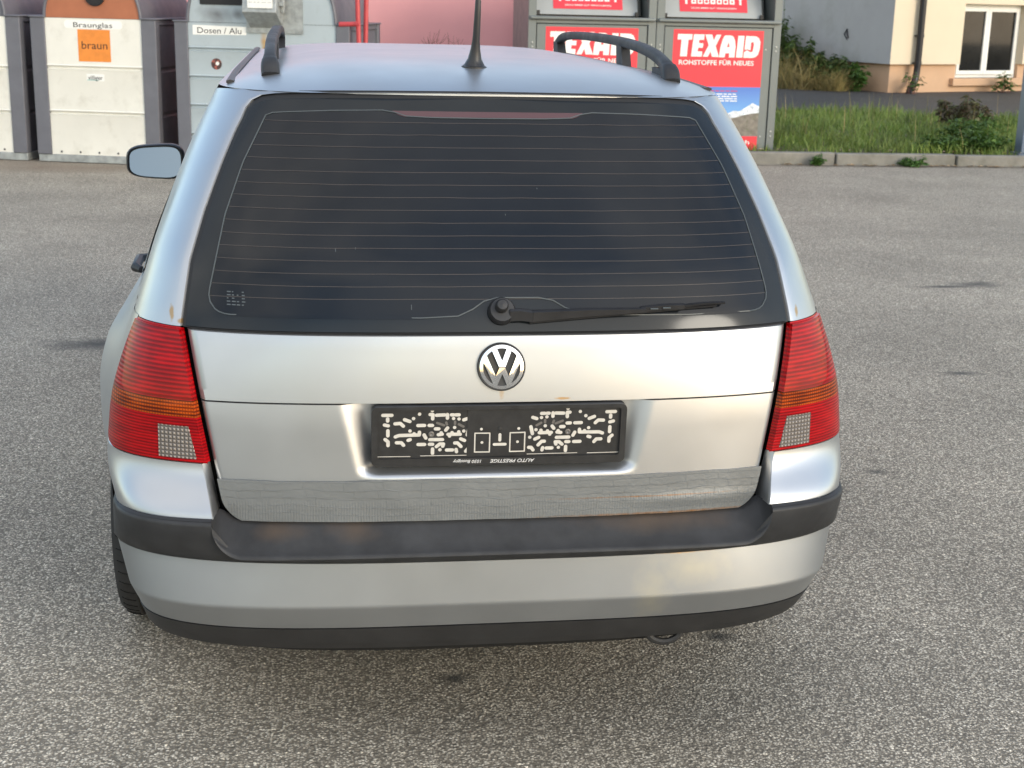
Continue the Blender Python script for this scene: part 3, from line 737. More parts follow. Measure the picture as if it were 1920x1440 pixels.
# -- roof rails
RP = [(.462, .595, 1.440), (.464, .62, 1.462), (.465, .68, 1.482), (.466, .82, 1.502), (.466, 1.05, 1.515), (.466, 1.35, 1.520), (.469, 1.70, 1.519), (.467, 1.98, 1.513), (.466, 2.10, 1.503), (.466, 2.16, 1.487), (.466, 2.19, 1.462)]
def catmull(P, n=6):
    P = [np.array(p) for p in P]; P = [2*P[0]-P[1]]+P+[2*P[-1]-P[-2]]; o_ = []
    for i in range(1, len(P)-2):
        for k in range(n):
            t = k/n; o_.append(.5*((2*P[i])+(-P[i-1]+P[i+1])*t+(2*P[i-1]-5*P[i]+4*P[i+1]-P[i+2])*t*t+(-P[i-1]+3*P[i]-3*P[i+1]+P[i+2])*t**3))
    return o_+[P[-2]]
for s_ in (1, -1):
    b = MB(); pts = catmull(RP); n = len(pts); cols = []
    for i, p in enumerate(pts):
        t = pts[min(i+1, n-1)]-pts[max(i-1, 0)]; t /= np.linalg.norm(t); lat = np.array([1, 0, 0]); nm = np.cross(lat, t); nm /= np.linalg.norm(nm)
        if nm[2] < 0 and i > 3: nm = -nm
        h = .0125 if 8 < i < n-6 else .018; w = .014 if i > 12 else .021-.007*max(0, i-6)/6
        rg = []
        for a in np.linspace(0, 2*math.pi, 17)[:-1]:
            ca, sa = math.cos(a), math.sin(a); rg.append(p+lat*w*np.sign(ca)*abs(ca)**.6+nm*h*np.sign(sa)*abs(sa)**.6)
        cols.append(rg)
    A = np.array(cols)*[s_, 1, 1]; b.grid(A, wrap=True, flip=s_ < 0)
    b.add(A[0], [list(range(16))]); b.add(A[-1], [list(range(16))])
    # foot skirts and middle support
    for (y, w, l) in ((.66, .015, .06), (1.13, .012, .035), (2.14, .014, .04)):
        x = np.interp(y, [p[1] for p in RP], [p[0] for p in RP]); zt = np.interp(y, [p[1] for p in RP], [p[2] for p in RP])
        b.add([(s_*(x+a*w), y+c*l*(1.25 if z0 else .9)+(.0 if z0 else .03), (1.438 if z0 else zt-.004)) for z0 in (1, 0) for a, c in ((-1, -1), (1, -1), (1, 1), (-1, 1))], [(0, 3, 2, 1), (4, 5, 6, 7), (0, 1, 5, 4), (1, 2, 6, 5), (2, 3, 7, 6), (3, 0, 4, 7)])
    b.build('roof_rail', M['rub'], car, smooth=50)
# -- aerial
b = MB(); a0 = Vector((0, .617, 1.466))
prof_ = [(.0, 0, .030), (.004, 0, .030), (.008, 0, .024), (.022, .001, .016), (.045, .004, .011), (.062, .006, .009), (.075, .008, .0085), (.12, .010, .0075), (.15, .010, .0068), (.165, .010, .0045), (.19, .012, .0042), (.40, .030, .004)]
b.tube([(a0.x+.02*q[0]*1.5, a0.y-q[1]*2, a0.z+q[0]) for q in prof_], [q[2] for q in prof_], 16)
b.build('aerial', M['black_trim'], car, smooth=50)
# -- wiper
b = MB(); wy = lambda x, z, o=0: float(rear_y(x, z))-o
b.lathe([(.028, 0), (.028, .012), (.024, .02), (.0, .021)], frame((0.003, wy(.003, 1.008)-.002, 1.007), (1, 0, 0), (0, .5, 1)), 28)
b.lathe([(.0135, .018), (.013, .036), (.010, .040), (0, .041)], frame((0.001, wy(.003, 1.012)-.002, 1.012), (1, 0, 0), (0, .5, 1)), 20)
wiper = b.build('wiper', M['black_trim'], car, smooth=40)
b = MB()
def bar(mb, P0, P1, h0, h1, d0, d1):
    (x0, z0), (x1, z1) = P0, P1; V = []
    for (x, z, h, d) in ((x0, z0, h0, d0), ((x0+x1)/2, (z0+z1)/2+.002, (h0+h1)/2, (d0+d1)/2), (x1, z1, h1, d1)):
        for dz_, dy in ((-h, d), (-h, d+.010), (h*.7, d+.012), (h, d+.006), (h, d)): V.append((x, wy(x, z)-dy, z+dz_))
    A = np.array(V).reshape(3, 5, 3); mb.grid(A, wrap=True); mb.add(A[0], [list(range(5))[::-1]]); mb.add(A[2], [list(range(5))])
bar(b, (.018, 1.0045), (.064, 1.003), .0125, .0115, .014, .018)
bar(b, (.0645, 1.0035), (.30, 1.0125), .0115, .0042, .018, .022)
b.build('wiper_arm', M['black_trim'], wiper, smooth=30)
b = MB(); bar(b, (.29, 1.0128), (.385, 1.0165), .0055, .0055, .016, .016); bar(b, (.386, 1.0165), (.478, 1.0185), .0028, .0020, .012, .010); bar(b, (.06, .990), (.46, 1.0135), .004, .0025, .003, .003)
for x in (.318, .345): 
    z = 1.0128+(x-.29)*.0395; b.tube([(x-.008, wy(x, z)-.0295, z+.001), (x+.008, wy(x, z)-.0295, z+.001)], .0018, 6, 1)
b.build('wiper_blade', [M['black_trim'], M['frit']], wiper, smooth=30)

# -- emblem
EM = FRONT(.0015, float(rear_y(0, .9))-.004, .8995) @ Matrix.Rotation(R(-9), 4, 'X')
b = MB(); b.lathe([(.0495, -.004), (.0495, .004), (.0478, .0062), (.046, .0058), (0, .0058)], EM, 64)
emblem = b.build('emblem', M['black_trim'], car, smooth=40)
k = .0452/430
T = lambda pts: [((x-617)*k, -(y-690)*k) for x, y in pts]
b = MB()
oc = [(.0452*math.cos(a), .0452*math.sin(a)) for a in np.linspace(0, 2*math.pi, 65)[:-1]]; ic = [(.0384*math.cos(a), .0384*math.sin(a)) for a in np.linspace(0, 2*math.pi, 65)[:-1]]
b.poly([oc, ic], EM, .0050, .0085)
b.poly([T([(428, 372), (520, 330), (622, 575), (716, 330), (806, 372), (682, 688), (562, 688)])], EM, .0050, .00852)
b.poly([T([(262, 600), (322, 462), (497, 868), (568, 705), (680, 705), (750, 868), (912, 462), (975, 598), (792, 1030), (722, 1058), (624, 822), (522, 1058), (455, 1030)])], EM, .0050, .00854)
bm = bmesh.new(); me_ = bpy.data.meshes.new('t'); me_.from_pydata(b.v, [], b.f); bm.from_mesh(me_)
bmesh.ops.triangulate(bm, faces=bm.faces); 
for _ in range(3): bmesh.ops.subdivide_edges(bm, edges=[e for e in bm.edges if e.calc_length() > .004], cuts=1)
EI = EM.inverted(); 
for v in bm.verts:
    q = EI @ v.co; q.z += .0042*(1-(q.x**2+q.y**2)/.0452**2); v.co = EM @ q
bm.to_mesh(me_); bm.free(); b.v = [tuple(v.co) for v in me_.vertices]; b.f = [list(p.vertices) for p in me_.polygons]; b.m = [0]*len(b.f); bpy.data.meshes.remove(me_)
b.build('emblem_badge', M['chrome'], emblem, smooth=40)

# -- number plate holder
PY = float(rear_y(0, .75))
HM = frame((.0005, .0535, .7585), (1, 0, 0), (0, -.06, 1))
HW, HH = .263, .0645
b = MB()
b.poly([rrect(-HW, -HH, HW, HH, .012)], HM, -.012, .002)                       # back plate
b.poly([rrect(-HW, -HH, HW, HH, .012), rrect(-HW+.012, -HH+.0165, HW-.012, HH-.008, .006)], HM, .001, .0085)   # raised rim
b.poly([rrect(-.068, -HH+.018, .050, HH-.010, .002)], HM, .001, .0032)         # middle panel
def S(u, v): # zoom picture coordinates -> holder coordinates
    return ((u/7.68+690-697)/476*2*HW-HW, HH-(v/7.68+745-757.0+(u/7.68)*.01)/118.0*2*HH)
hk = [0]
def cap(mb, pts, r, mat_=1):
    for i in range(len(pts)):
        hk[0] += 1; h = .0022+.00001*(hk[0] % 97)
        x, y = pts[i]; mb.poly([[(x+r*math.cos(a), y+r*math.sin(a)) for a in np.linspace(0, 2*math.pi, 13)[:-1]]], HM, h, h, mat_)
        if i:
            x0, y0 = pts[i-1]; d = np.array([x-x0, y-y0]); l = np.linalg.norm(d)
            if l < 1e-6: continue
            nx, ny = -d[1]/l*r, d[0]/l*r; hk[0] += 1; h = .0022+.00001*(hk[0] % 97)
            mb.poly([[(x0-nx, y0-ny), (x-nx, y-ny), (x+nx, y+ny), (x0+nx, y0+ny)]], HM, h, h, mat_)
slots = [[(215,222),(340,222)],[(282,275),(282,308)],[(238,368),(290,380)],[(285,455),(285,532)],[(247,588),(288,625),(288,680)],[(385,350),(460,345),(503,386)],[(520,288),(594,317)],[(646,273)],[(730,206)],
 [(708,378),(802,378)],[(868,378),(914,378)],[(597,460)],[(390,548),(440,528),(730,522),(730,480)],[(655,502)],[(797,522),(822,570)],[(572,602),(600,592)],[(408,640),(475,640),(508,680)],[(714,670),(806,670)],
 [(876,668),(920,668)],[(880,597),(1060,597)],[(1000,522),(1055,515)],[(1040,492)],[(975,705),(1020,665),(1075,665),(1065,700)],[(1026,752)],[(920,740),(920,808)],[(1120,758),(1205,758)],[(1256,750),(1264,785)],
 [(1395,780),(1425,740),(1460,738)],[(1235,650),(1275,650),(1325,705)],[(1320,587),(1375,613)],[(1448,584)],[(1437,422),(1412,530)],[(1362,470)],[(1138,518),(1312,518)],[(1195,492)],[(1290,480)],[(1160,545)],
 [(1130,420),(1105,455)],[(1230,413)],[(958,432),(1005,432)],[(880,213),(918,213),(916,280)],[(910,155)],[(970,225),(1085,220)],[(1125,215),(1125,270)],[(1182,220),(1212,220)],[(1245,220),(1290,220)],[(1212,275)],[(1290,283)],[(1358,297),(1415,277)],[(1613,440)],[(1625,645)]]
dim = [[(980,340),(1080,378)],[(1108,335),(1120,365)],[(1235,325),(1235,360)],[(1290,365),(1355,402)]]
for grp, r in ((slots, .0036), (dim, .0026)):
    for pl in grp:
        pts = [S(*p) for p in pl]
        for sg in (1, -1):
            cap(b, [(sg*x, y) for x, y in pts], r, 1 if grp is slots else 2)
for sg in (1, -1):
    q = [S(*p) for p in ((1522, 502), (1735, 502), (1735, 792), (1522, 792))]; q = [(sg*x, y) for x, y in q]
    cap(b, q+[q[0]], .00125)
    for a, c in (((100, 128), (840, 128)), ((985, 124), (1490, 124)), ((95, 853), (600, 853)), ((750, 845), (1480, 842))):
        cap(b, [(sg*S(*a)[0], S(*a)[1]), (sg*S(*c)[0], S(*c)[1])], .0007, 1)
cap(b, [(0, S(0, 545)[1]), (0, S(0, 632)[1])], .003); cap(b, [(-.0115, S(0, 695)[1]), (.0115, S(0, 695)[1])], .003)
for v in list(range(len(b.m))): pass
b.lathe([(.006, .0), (.006, .0045), (.0035, .0052), (0, .003)], HM @ Matrix.Translation((S(900, 510)[0], S(900, 510)[1], 0)), 16, 2)
b.lathe([(.006, .0), (.006, .0045), (.0035, .0052), (0, .003)], HM @ Matrix.Translation((-S(900, 510)[0], S(900, 510)[1], 0)), 16, 2)
b.lathe([(.006, .002), (.005, .0042), (0, .005)], HM @ Matrix.Translation((0, S(0, 465)[1], 0)), 16, 0)
# lift the middle panel's own openings above it
for i, vv in enumerate(b.v): pass
M['holder'] = mat('holder_plastic', (.022, .022, .023), .45, var=.35, vscale=40)
M['holder_dim'] = mat('holder_shadowed_metal', (.16, .15, .14), .4, .3)
holder = b.build('plate_holder', [M['holder'], M['pale'], M['holder_dim']], car, smooth=30)
HM2 = HM @ Matrix.Translation((0, 0, .0012))
b = MB(); LT = HM @ Matrix.Rotation(math.pi, 4, 'Z')
b.text('AUTO PRESTIGE', LT @ Matrix.Translation((-.0265, HH-.0085, .0089)), .0078, .093, .012, .25)
b.text('1030 Bussigny', LT @ Matrix.Translation((.0675, HH-.0085, .0089)), .0072, .059, .012, .25)
b.build('holder_lettering', M['print_white'], holder, smooth=0)
# middle-panel openings repeated at the panel's own height
b = MB()
def cap2(pts, r, h):
    for i in range(len(pts)):
        x, y = pts[i]; hk[0] += 1; hh = h+.00001*(hk[0] % 37)
        b.poly([[(x+r*math.cos(a), y+r*math.sin(a)) for a in np.linspace(0, 2*math.pi, 13)[:-1]]], HM, hh, hh)
        if i:
            x0, y0 = pts[i-1]; d = np.array([x-x0, y-y0]); l = np.linalg.norm(d); nx, ny = -d[1]/l*r, d[0]/l*r; hk[0] += 1; hh = h+.00001*(hk[0] % 37)
            b.poly([[(x0-nx, y0-ny), (x-nx, y-ny), (x+nx, y+ny), (x0+nx, y0+ny)]], HM, hh, hh)
for sg in (1, -1):
    q = [S(*p) for p in ((1522, 502), (1735, 502), (1735, 792), (1522, 792))]; q = [(sg*x, y) for x, y in q]; cap2(q+[q[0]], .0013, .0034)
    for p in ((1613, 440), (1625, 645)): cap2([(sg*S(*p)[0], S(*p)[1])], .003, .0034)
cap2([(0, S(0, 545)[1]), (0, S(0, 632)[1])], .003, .0034); cap2([(-.0115, S(0, 695)[1]), (.0115, S(0, 695)[1])], .003, .0034)
b.build('holder_opening', M['pale'], holder, smooth=0)

# front lamps, so that the far end is complete
for s_ in (1, -1):
    b = MB(); P = [[(s_*x, 4.235+.16*(1-(x/.80)**3)+.004, z) for x in np.linspace(.36, .74, 8)] for z in (.60, .66, .72)]; b.grid(np.array(P), flip=s_ > 0); b.build('headlight', M['lens_clear'], car)

# ============================== recycling corner ==============================
M['bin_grey'] = mat('bin_frame_grey', (.125, .128, .15), .55, var=.12, vscale=5, rvar=.08, dirt=((.20, .19, .19), 6, .60, .95))
M['bin_white'] = mat('bin_white', (.70, .69, .635), .5, var=.05, vscale=3, rvar=.05, dirt=((.45, .43, .37), 4.5, .54, .95))
M['bin_blue'] = mat('bin_grey_blue', (.37, .43, .465), .5, var=.06, vscale=3, rvar=.05, dirt=((.28, .31, .33), 5, .56, .95))
M['bin_brown'] = mat('bin_brown', (.36, .125, .06), .5, var=.1, vscale=6)
M['galv'] = mat('galvanised', (.36, .38, .38), .5, .45, var=.28, vscale=16, rvar=.1)
M['orange'] = mat('orange_sticker', (.72, .235, .035), .45, var=.12, vscale=14)
M['white_label'] = mat('white_label', (.78, .78, .75), .5, var=.05)
M['ink'] = mat('black_ink', (.02, .02, .022), .5)
M['ink_brown'] = mat('brown_ink', (.05, .022, .01), .5)
M['teal'] = mat('teal_print', (.22, .42, .38), .5)
M['hole'] = mat('dark_opening', (.012, .012, .013), .7)
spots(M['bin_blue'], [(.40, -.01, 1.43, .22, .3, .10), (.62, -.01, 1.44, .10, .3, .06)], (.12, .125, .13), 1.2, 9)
spots(M['bin_blue'], [(.86, -.01, 1.16, .045, .3, .16)], (.42, .24, .06), 1.1, 14)
BA = -0.26065
def arc(cx, cz, r, a0, a1, n): return [(cx+r*math.cos(a), cz+r*math.sin(a)) for a in np.linspace(a0, a1, n)]
FL = FRONT(0, 0, 0)
def bottle_bank(name, loc, w, post, zs, grooves, mface, mhood, label, cat, depth=1.35):
    t = empty(name, loc, BA, label=label, cat=cat)
    r = w/2-post; cx = w/2
    for x0, x1 in ((0, .012), (w-post, w-.05)):
        b = MB(); b.box((x0, 0, .075), (x0+post, .10, zs)); b.box((x0, depth-.10, .075), (x0+post, depth, zs))
        b.box((x1, .10, zs-.05), (x1+.038, depth-.10, zs)); b.box((x0-(.012 if x0 == 0 else 0), -.012, zs), (x0+post+(.012 if x0 else 0), depth+.012, zs+.016))
        b.build('side_frame', M['bin_grey'], t, smooth=30, bevel=.008)
    b = MB(); P = [[(x, y, z) for x, z in arc(cx, zs+.004, rr_, 0, math.pi, 40)] for y, rr_ in ((.03, r-.02), (-.004, r-.012), (-.008, r), (0, r+.012), (depth, r+.012))]
    b.grid(np.array(P), flip=True); b.build('vaulted_roof', M['bin_grey'], t, smooth=40)
    b = MB(); b.poly([[(cx+r-.006, zs+.003)]+arc(cx, zs+.004, r-.008, .02, math.pi-.02, 40)+[(cx-r+.006, zs+.003)]], FL, -.04, -.012); hood = b.build('hood', mhood, t, smooth=30)
    b = MB(); P = []; zz = [.078]
    for g in sorted(grooves): zz += [g-.030, g-.013, g-.004, g+.004, g+.022, g+.032]
    zz.append(zs)
    for z in zz:
        d = .016
        for g in grooves:
            if abs(z-g) < .006: d = .032
            if abs(z-g-.022) < .003: d = .006
            if abs(z-g+.013) < .003: d = .010
        P.append([(x, d, z) for x in (post, w-post)])
    b.grid(np.array(P)); b.build('front_panel', mface, t, smooth=20)
    for xx, fl in ((.03, 1), (w-.03, 0)):
        b = MB(); P = [[(xx+(0 if abs(min((abs(z-g) for g in grooves)))>.02 else (.012 if fl else -.012)), y, z) for y in (.10, depth-.10)] for z in sorted(zz)]
        b.grid(np.array(P), flip=bool(fl)); b.build('side_panel', M['bin_grey'], t, smooth=20)
    b = MB(); b.box((.0, depth-.03, .078), (w, depth-.01, zs)); b.build('back_panel', M['bin_grey'], t)
    b = MB(); b.box((.004, .012, .004), (w-.004, depth, .076)); rail = b.build('base_rail', M['galv'], t, bevel=.006)
    b = MB()
    for k in range(5):
        x = post+(w-2*post)*(k+.5)/5; b = MB(); b.lathe([(.010, 0), (.008, .006), (0, .007)], FRONT(x, .014, .105), 10); b.build('rivet', M['ink'], t)
    return t, r, cx
bB, r, cx = bottle_bank('bottle_bank', (-2.984, 11.691, 0), 1.238, .144, 1.363, (.901, .475), M['bin_white'], M['bin_brown'], 'white bottle bank with brown hood marked Braunglas and an orange square sticker', 'recycling container')
b = MB(); b.poly([rrect(.335, 1.270, .905, 1.345, .03)], FL, -.02, -.0145); lab = b.build('name_label', M['white_label'], bB, smooth=0)
b = MB(); b.text('Braunglas', FRONT(.617, .0142, 1.305), .048, .385, .006); b.build('lettering', M['ink'], lab, smooth=0)
b = MB(); b.poly([[(.462, .965), (.782, .965), (.782, 1.262), (.462, 1.262)]], FL, -.02, -.0145); lab = b.build('square_sticker', M['orange'], bB, smooth=0)
b = MB(); b.text('braun', FRONT(.625, .0142, 1.12), .074, .255, .005); b.build('lettering', M['ink_brown'], lab, smooth=0)
b = MB(); b.poly([[(.53, .785), (.705, .785), (.705, .85), (.53, .85)]], FL, -.02, -.0145); lab = b.build('maker_sticker', M['white_label'], bB, smooth=0)
b = MB(); b.text('villiger', FRONT(.618, .0142, .818), .042, .145, .012); b.poly([[(.535, .790), (.648, .790), (.648, .798), (.535, .798)]], FL, -.0144, -.0142, 1); b.build('lettering', [M['ink'], M['teal']], lab, smooth=0)
b = MB(); b.lathe([(.098, 0), (.098, .02), (.088, .022), (.082, .004), (0, .002)], FRONT(.655, .012, 1.575), 32); b.build('filling_hole', M['hole'], bB)
bA, r, cx = bottle_bank('bottle_bank', (-3.096-1.238*math.cos(BA)+.01, 11.729-1.238*math.sin(BA), 0), 1.238, .144, 1.363, (.878, .46), M['bin_white'], M['bin_grey'], 'white bottle bank standing left of the one marked Braunglas', 'recycling container')
bC, r, cx = bottle_bank('can_bank', (-1.61, 11.284, 0), 1.675, .13, 1.357, (1.107, .847, .58, .31), M['bin_blue'], M['bin_blue'], 'wide grey blue can bank marked Dosen / Alu with a metal chute box', 'recycling container')
b = MB(); b.poly([[(.175, 1.243), (.690, 1.250), (.690, 1.325), (.175, 1.332)]], FL, -.02, -.0145); lab = b.build('name_label', M['white_label'], bC, smooth=0)
b = MB(); b.text('Dosen / Alu', FRONT(.432, .0142, 1.287), .056, .425, .006); b.build('lettering', M['ink'], lab, smooth=0)
M['badge'] = mat('badge_print', (.06, .03, .03), .4, var=.6, vscale=40, dirt=((.45, .12, .09), 35, .5, .6))
b = MB(); b.poly([arc(.395, .98, .052, 0, 2*math.pi, 33)[:-1]], FL, -.02, -.0145); b.poly([arc(.405, .985, .018, 0, 2*math.pi, 9)[:-1]], FL, -.0145, -.0143, 1); b.build('round_sticker', [M['badge'], M['white_label']], bC, smooth=0)
b = MB(); b.poly([rrect(.255, 1.518, .70, 1.60, .012)], FL, -.014, -.004); b.build('slot', M['hole'], bC)
b = MB(); b.poly([[(.70, 1.275), (1.235, 1.275), (1.235, 1.74), (.70, 1.74)]], FL, -.02, .004); plate = b.build('chute_plate', M['galv'], bC)
b = MB()
for x in (.73, .80, 1.06, 1.2): b = MB(); b.lathe([(.008, 0), (.007, .005), (0, .006)], FRONT(x, -.004, 1.295), 8); b.build('bolt', M['galv'], plate)
b = MB(); b.add([(.735, -.004, 1.32), (1.055, -.004, 1.32), (1.055, -.25, 1.462), (.735, -.25, 1.462), (.735, -.004, 1.72), (1.055, -.004, 1.72), (1.055, -.20, 1.70), (.735, -.20, 1.70)], [(0, 3, 2, 1), (3, 7, 6, 2), (0, 4, 7, 3), (1, 2, 6, 5), (4, 5, 6, 7), (0, 1, 5, 4)])
box = b.build('chute_box', M['galv'], bC, smooth=0, bevel=.006)
b = MB(); b.box((.79, -.258, 1.50), (1.02, -.235, 1.68)); n_ = 0
for r_ in range(5):
    x = .80
    while x < .99:
        l = rng.uniform(.02, .05); b.add([(x, -.2584, 1.545+r_*.026), (x+l, -.2584, 1.545+r_*.026), (x+l, -.2584, 1.556+r_*.026), (x, -.2584, 1.556+r_*.026)], [(0, 1, 2, 3)], 1); x += l+.012
M['faded'] = mat('faded_print', (.55, .55, .55), .5)
b.build('notice', [M['white_label'], M['faded']], box, smooth=0)
b = MB(); b.box((1.056, -.16, 1.52), (1.10, -.12, 1.56)); b.box((1.056, -.10, 1.46), (1.085, -.05, 1.62)); b.build('latch', M['galv'], box, bevel=.004)
# red pipes beside the can bank
M['red_pipe'] = mat('red_pipe_paint', (.45, .045, .055), .4, var=.15, vscale=12)
t = empty('pipe_frame', (-1.61, 11.284, 0), BA, label='red pipe stand rising right beside the grey blue can bank', cat='pipe stand')
for dx, dy, lean in ((1.765, .02, -.03), (1.80, .10, .02)):
    b = MB(); b.tube([(dx+.03, dy, .0), (dx, dy, 1.0), (dx+lean, dy, 2.0)], .022, 10); b.build('upright', M['red_pipe'], t)
b = MB(); b.tube([(1.58, -.005, 1.372), (1.765, .015, 1.378)], .022, 10); b.tube([(1.735, .015, 1.376), (1.75, .015, 1.377)], .032, 10); b.build('stub_pipe', M['red_pipe'], t)

# textile containers
M['tex_grey'] = mat('cabinet_grey', (.155, .175, .176), .42, .25, var=.06, vscale=4, rvar=.06)
M['tex_flap'] = mat('cabinet_flap', (.36, .37, .355), .38, .35, var=.06, vscale=4)
M['tex_red'] = mat('poster_red', (.74, .035, .055), .4, var=.05, vscale=5)
M['sky_print'] = mat('poster_blue', (.09, .25, .62), .4)
N, L, bs = nodes(M['sky_print']); t_ = N.new('ShaderNodeTexCoord'); s_ = N.new('ShaderNodeSeparateXYZ'); L.new(t_.outputs['Object'], s_.inputs[0]); c_ = N.new('ShaderNodeMapRange'); c_.inputs['From Min'].default_value = .35; c_.inputs['From Max'].default_value = .75; L.new(s_.outputs['Z'], c_.inputs['Value'])
mx_ = N.new('ShaderNodeMixRGB'); mx_.inputs[1].default_value = (.20, .47, .80, 1); mx_.inputs[2].default_value = (.08, .19, .55, 1); L.new(c_.outputs[0], mx_.inputs[0]); L.new(mx_.outputs[0], bs.inputs['Base Color'])
M['snow'] = mat('poster_snow', (.75, .80, .86), .4, var=.35, vscale=22, dirt=((.22, .30, .42), 26, .55, .66))
M['rock'] = mat('poster_rock', (.20, .18, .155), .4, var=.4, vscale=18, dirt=((.09, .11, .06), 11, .5, .7))
M['red_faint'] = mat('poster_red_text', (.45, .06, .16), .4)
LET = {  # letter outlines in zoomed-picture units, y downwards
 'T': [[(316,490),(522,490),(520,572),(468,572),(456,822),(360,822),(370,572),(314,572)]],
 'E': [[(542,490),(692,490),(688,572),(622,572),(618,622),(682,622),(676,690),(612,690),(606,745),(672,745),(668,822),(516,822)]],
 'X': [[(704,490),(800,490),(826,575),(862,490),(930,490),(858,662),(912,822),(812,822),(790,740),(756,822),(682,822),(758,650)]],
 'A': [[(990,498),(1075,498),(1108,520),(1130,575),(1142,660),(1136,826),(1056,826),(1056,765),(1004,765),(994,826),(914,826),(926,680),(950,570),(970,515)],[(1040,600),(1018,672),(1056,672)]],
 'I': [[(1174,500),(1262,500),(1248,826),(1156,826)]],
 'D': [[(1284,500),(1430,504),(1468,528),(1494,585),(1490,690),(1472,775),(1436,815),(1390,828),(1264,828),(1268,742),(1312,715),(1362,745),(1390,730),(1402,640),(1400,600),(1380,585),(1362,600),(1358,715),(1320,700),(1272,708)]],
}
def cabinet(x0, label):
    t = empty('clothes_container', (x0, 12.455, 0), 0, label=label, cat='clothes container')
    w = 1.372; D = 1.15; zr = 1.475
    b = MB()
    b.box((0, .0, .03), (.085, D, 2.2)); b.box((w-.085, 0, .03), (w, D, 2.2))        # front posts / side walls
    b.box((.085, 0, .03), (w-.085, .02, .05)); b.box((.085, D-.04, .03), (w-.085, D, 2.2)); b.box((.085, .0, 2.1), (w-.085, D-.04, 2.2))
    b.box((.085, .0, 1.40), (w-.085, .03, 1.436)); b.box((.085, .50, 1.44), (w-.085, .52, 2.1))
    b.build('cabinet', M['tex_grey'], t, smooth=0, bevel=.004)
    b = MB(); b.box((.012, -.045, 1.437), (w-.012, .30, 1.475)); b.build('ledge', M['tex_grey'], t, bevel=.012)
    b = MB(); b.box((.094, .012, .055), (w-.094, .03, 1.393)); b.build('door', M['tex_grey'], t, bevel=.003)
    b = MB(); b.box((.086, .031, .05), (w-.086, .035, 1.40)); b.build('door_gap', M['void'], t)
    b = MB(); b.add([(.10, .16, 1.49), (w-.17, .16, 1.49), (w-.17, .42, 2.08), (.10, .42, 2.08)], [(0, 1, 2, 3)]); b.add([(w-.17, .16, 1.49), (w-.10, .30, 1.49), (w-.10, .50, 2.08), (w-.17, .42, 2.08)], [(0, 1, 2, 3)])
    flap = b.build('flap', M['tex_flap'], t, smooth=0)
    b = MB(); b.box((.11, .125, 1.485), (.14, .16, 1.53)); b.build('flap_hinge', M['ink'], flap); b = MB(); b.box((w-.20, .125, 1.485), (w-.17, .16, 1.53)); b.build('flap_hinge', M['ink'], flap)
    fy = lambda z: .16+(z-1.49)*.26/.59
    FM = frame((w/2-.02, fy(1.6)-.003, 1.60), (1, 0, 0), (0, .26, .59))
    b = MB(); b.poly([[(-.375, -.055), (.375, -.055), (.375, .42), (-.375, .42)]], FM, 0, .002); sg = b.build('flap_sign', M['tex_red'], flap, smooth=0)
    b = MB(); b.text('SÄCKE IMMER GUT VERSCHLIESSEN', FM @ Matrix.Translation((0, -.012, .0025)), .018, .50, .006)
    for k in range(7): b.poly([rrect(-.245+k*.071, .035, -.190+k*.071, .090, .006)], FM, .0022, .0026)
    for k in (-1, 1): b.poly([[(k*.30-.012, .03), (k*.30+.012, .03), (k*.30+.012, .09), (k*.30+.028, .09), (k*.30, .115), (k*.30-.028, .09), (k*.30-.012, .09)]], FM, .0022, .0026)
    b.text('TEXAID', FM @ Matrix.Translation((0, .25, .0025)), .12, .55, .02)
    b.build('sign_lettering', M['white_label'], sg, smooth=0)
    b = MB()
    for k in range(7): b.poly([arc(-.2175+k*.071, .062, .012+.003*(k % 3), 0, 2*math.pi, 7)[:-1]], FM, .0027, .0029)
    b.build('sign_icons', M['tex_red'], sg, smooth=0)
    # poster on the door
    px0, px1 = .190, 1.185
    F2 = FRONT(0, .0115, 0); b = MB()
    b.poly([[(px0, .772), (px1, .772), (px1, 1.366), (px0, 1.366)]], F2, -.004, .0006, 0)
    b.poly([[(px0, .248), (px1, .248), (px1, .772), (px0, .772)]], F2, -.004, .0006, 1)
    b.poly([[(px0, .040), (px1, .040), (px1, .248), (px0, .248)]], F2, -.004, .0006, 0)
    sn = [(px0, .44), (.45, .47), (.62, .42), (.80, .47), (.90, .52), (.97, .515), (1.05, .565), (1.11, .605), (1.15, .585), (px1, .57), (px1, .249), (px0, .249)]
    b.poly([sn], F2, .0007, .0010, 2)
    rk = [(px0, .36), (.50, .38), (.70, .40), (.84, .43), (.95, .455), (1.02, .475), (1.10, .49), (px1, .50), (px1, .249), (px0, .249)]
    b.poly([rk], F2, .0011, .0014, 3)
    pst = b.build('poster', [M['tex_red'], M['sky_print'], M['snow'], M['rock']], t, smooth=0)
    b = MB(); lx0, lx1, ly0, ly1 = .238, 1.152, 1.085, 1.318
    for ch, loops in LET.items():
        b.poly([[((x-316)/(1494-316)*(lx1-lx0)+lx0, (824-y)/(824-490)*(ly1-ly0)+ly0) for x, y in Lp] for Lp in loops], F2, .0007, .0012)
    b.text('ROHSTOFFE FÜR NEUES', F2 @ Matrix.Translation((.678, 1.027, .0011)), .050, .83, .016)
    b.text('texaid.ch', F2 @ Matrix.Translation((1.10, .185, .0011)), .045, .40, .012, align='RIGHT')
    for r_ in range(4):
        x = .36
        while x < .92:
            l = rng.uniform(.03, .10); l = min(l, .93-x); b.poly([[(x, .690-r_*.024), (x+l, .690-r_*.024), (x+l, .701-r_*.024), (x, .701-r_*.024)]], F2, .0007, .0011); x += l+.012
    b.build('poster_lettering', M['white_label'], pst, smooth=0)
    b = MB(); x = .36
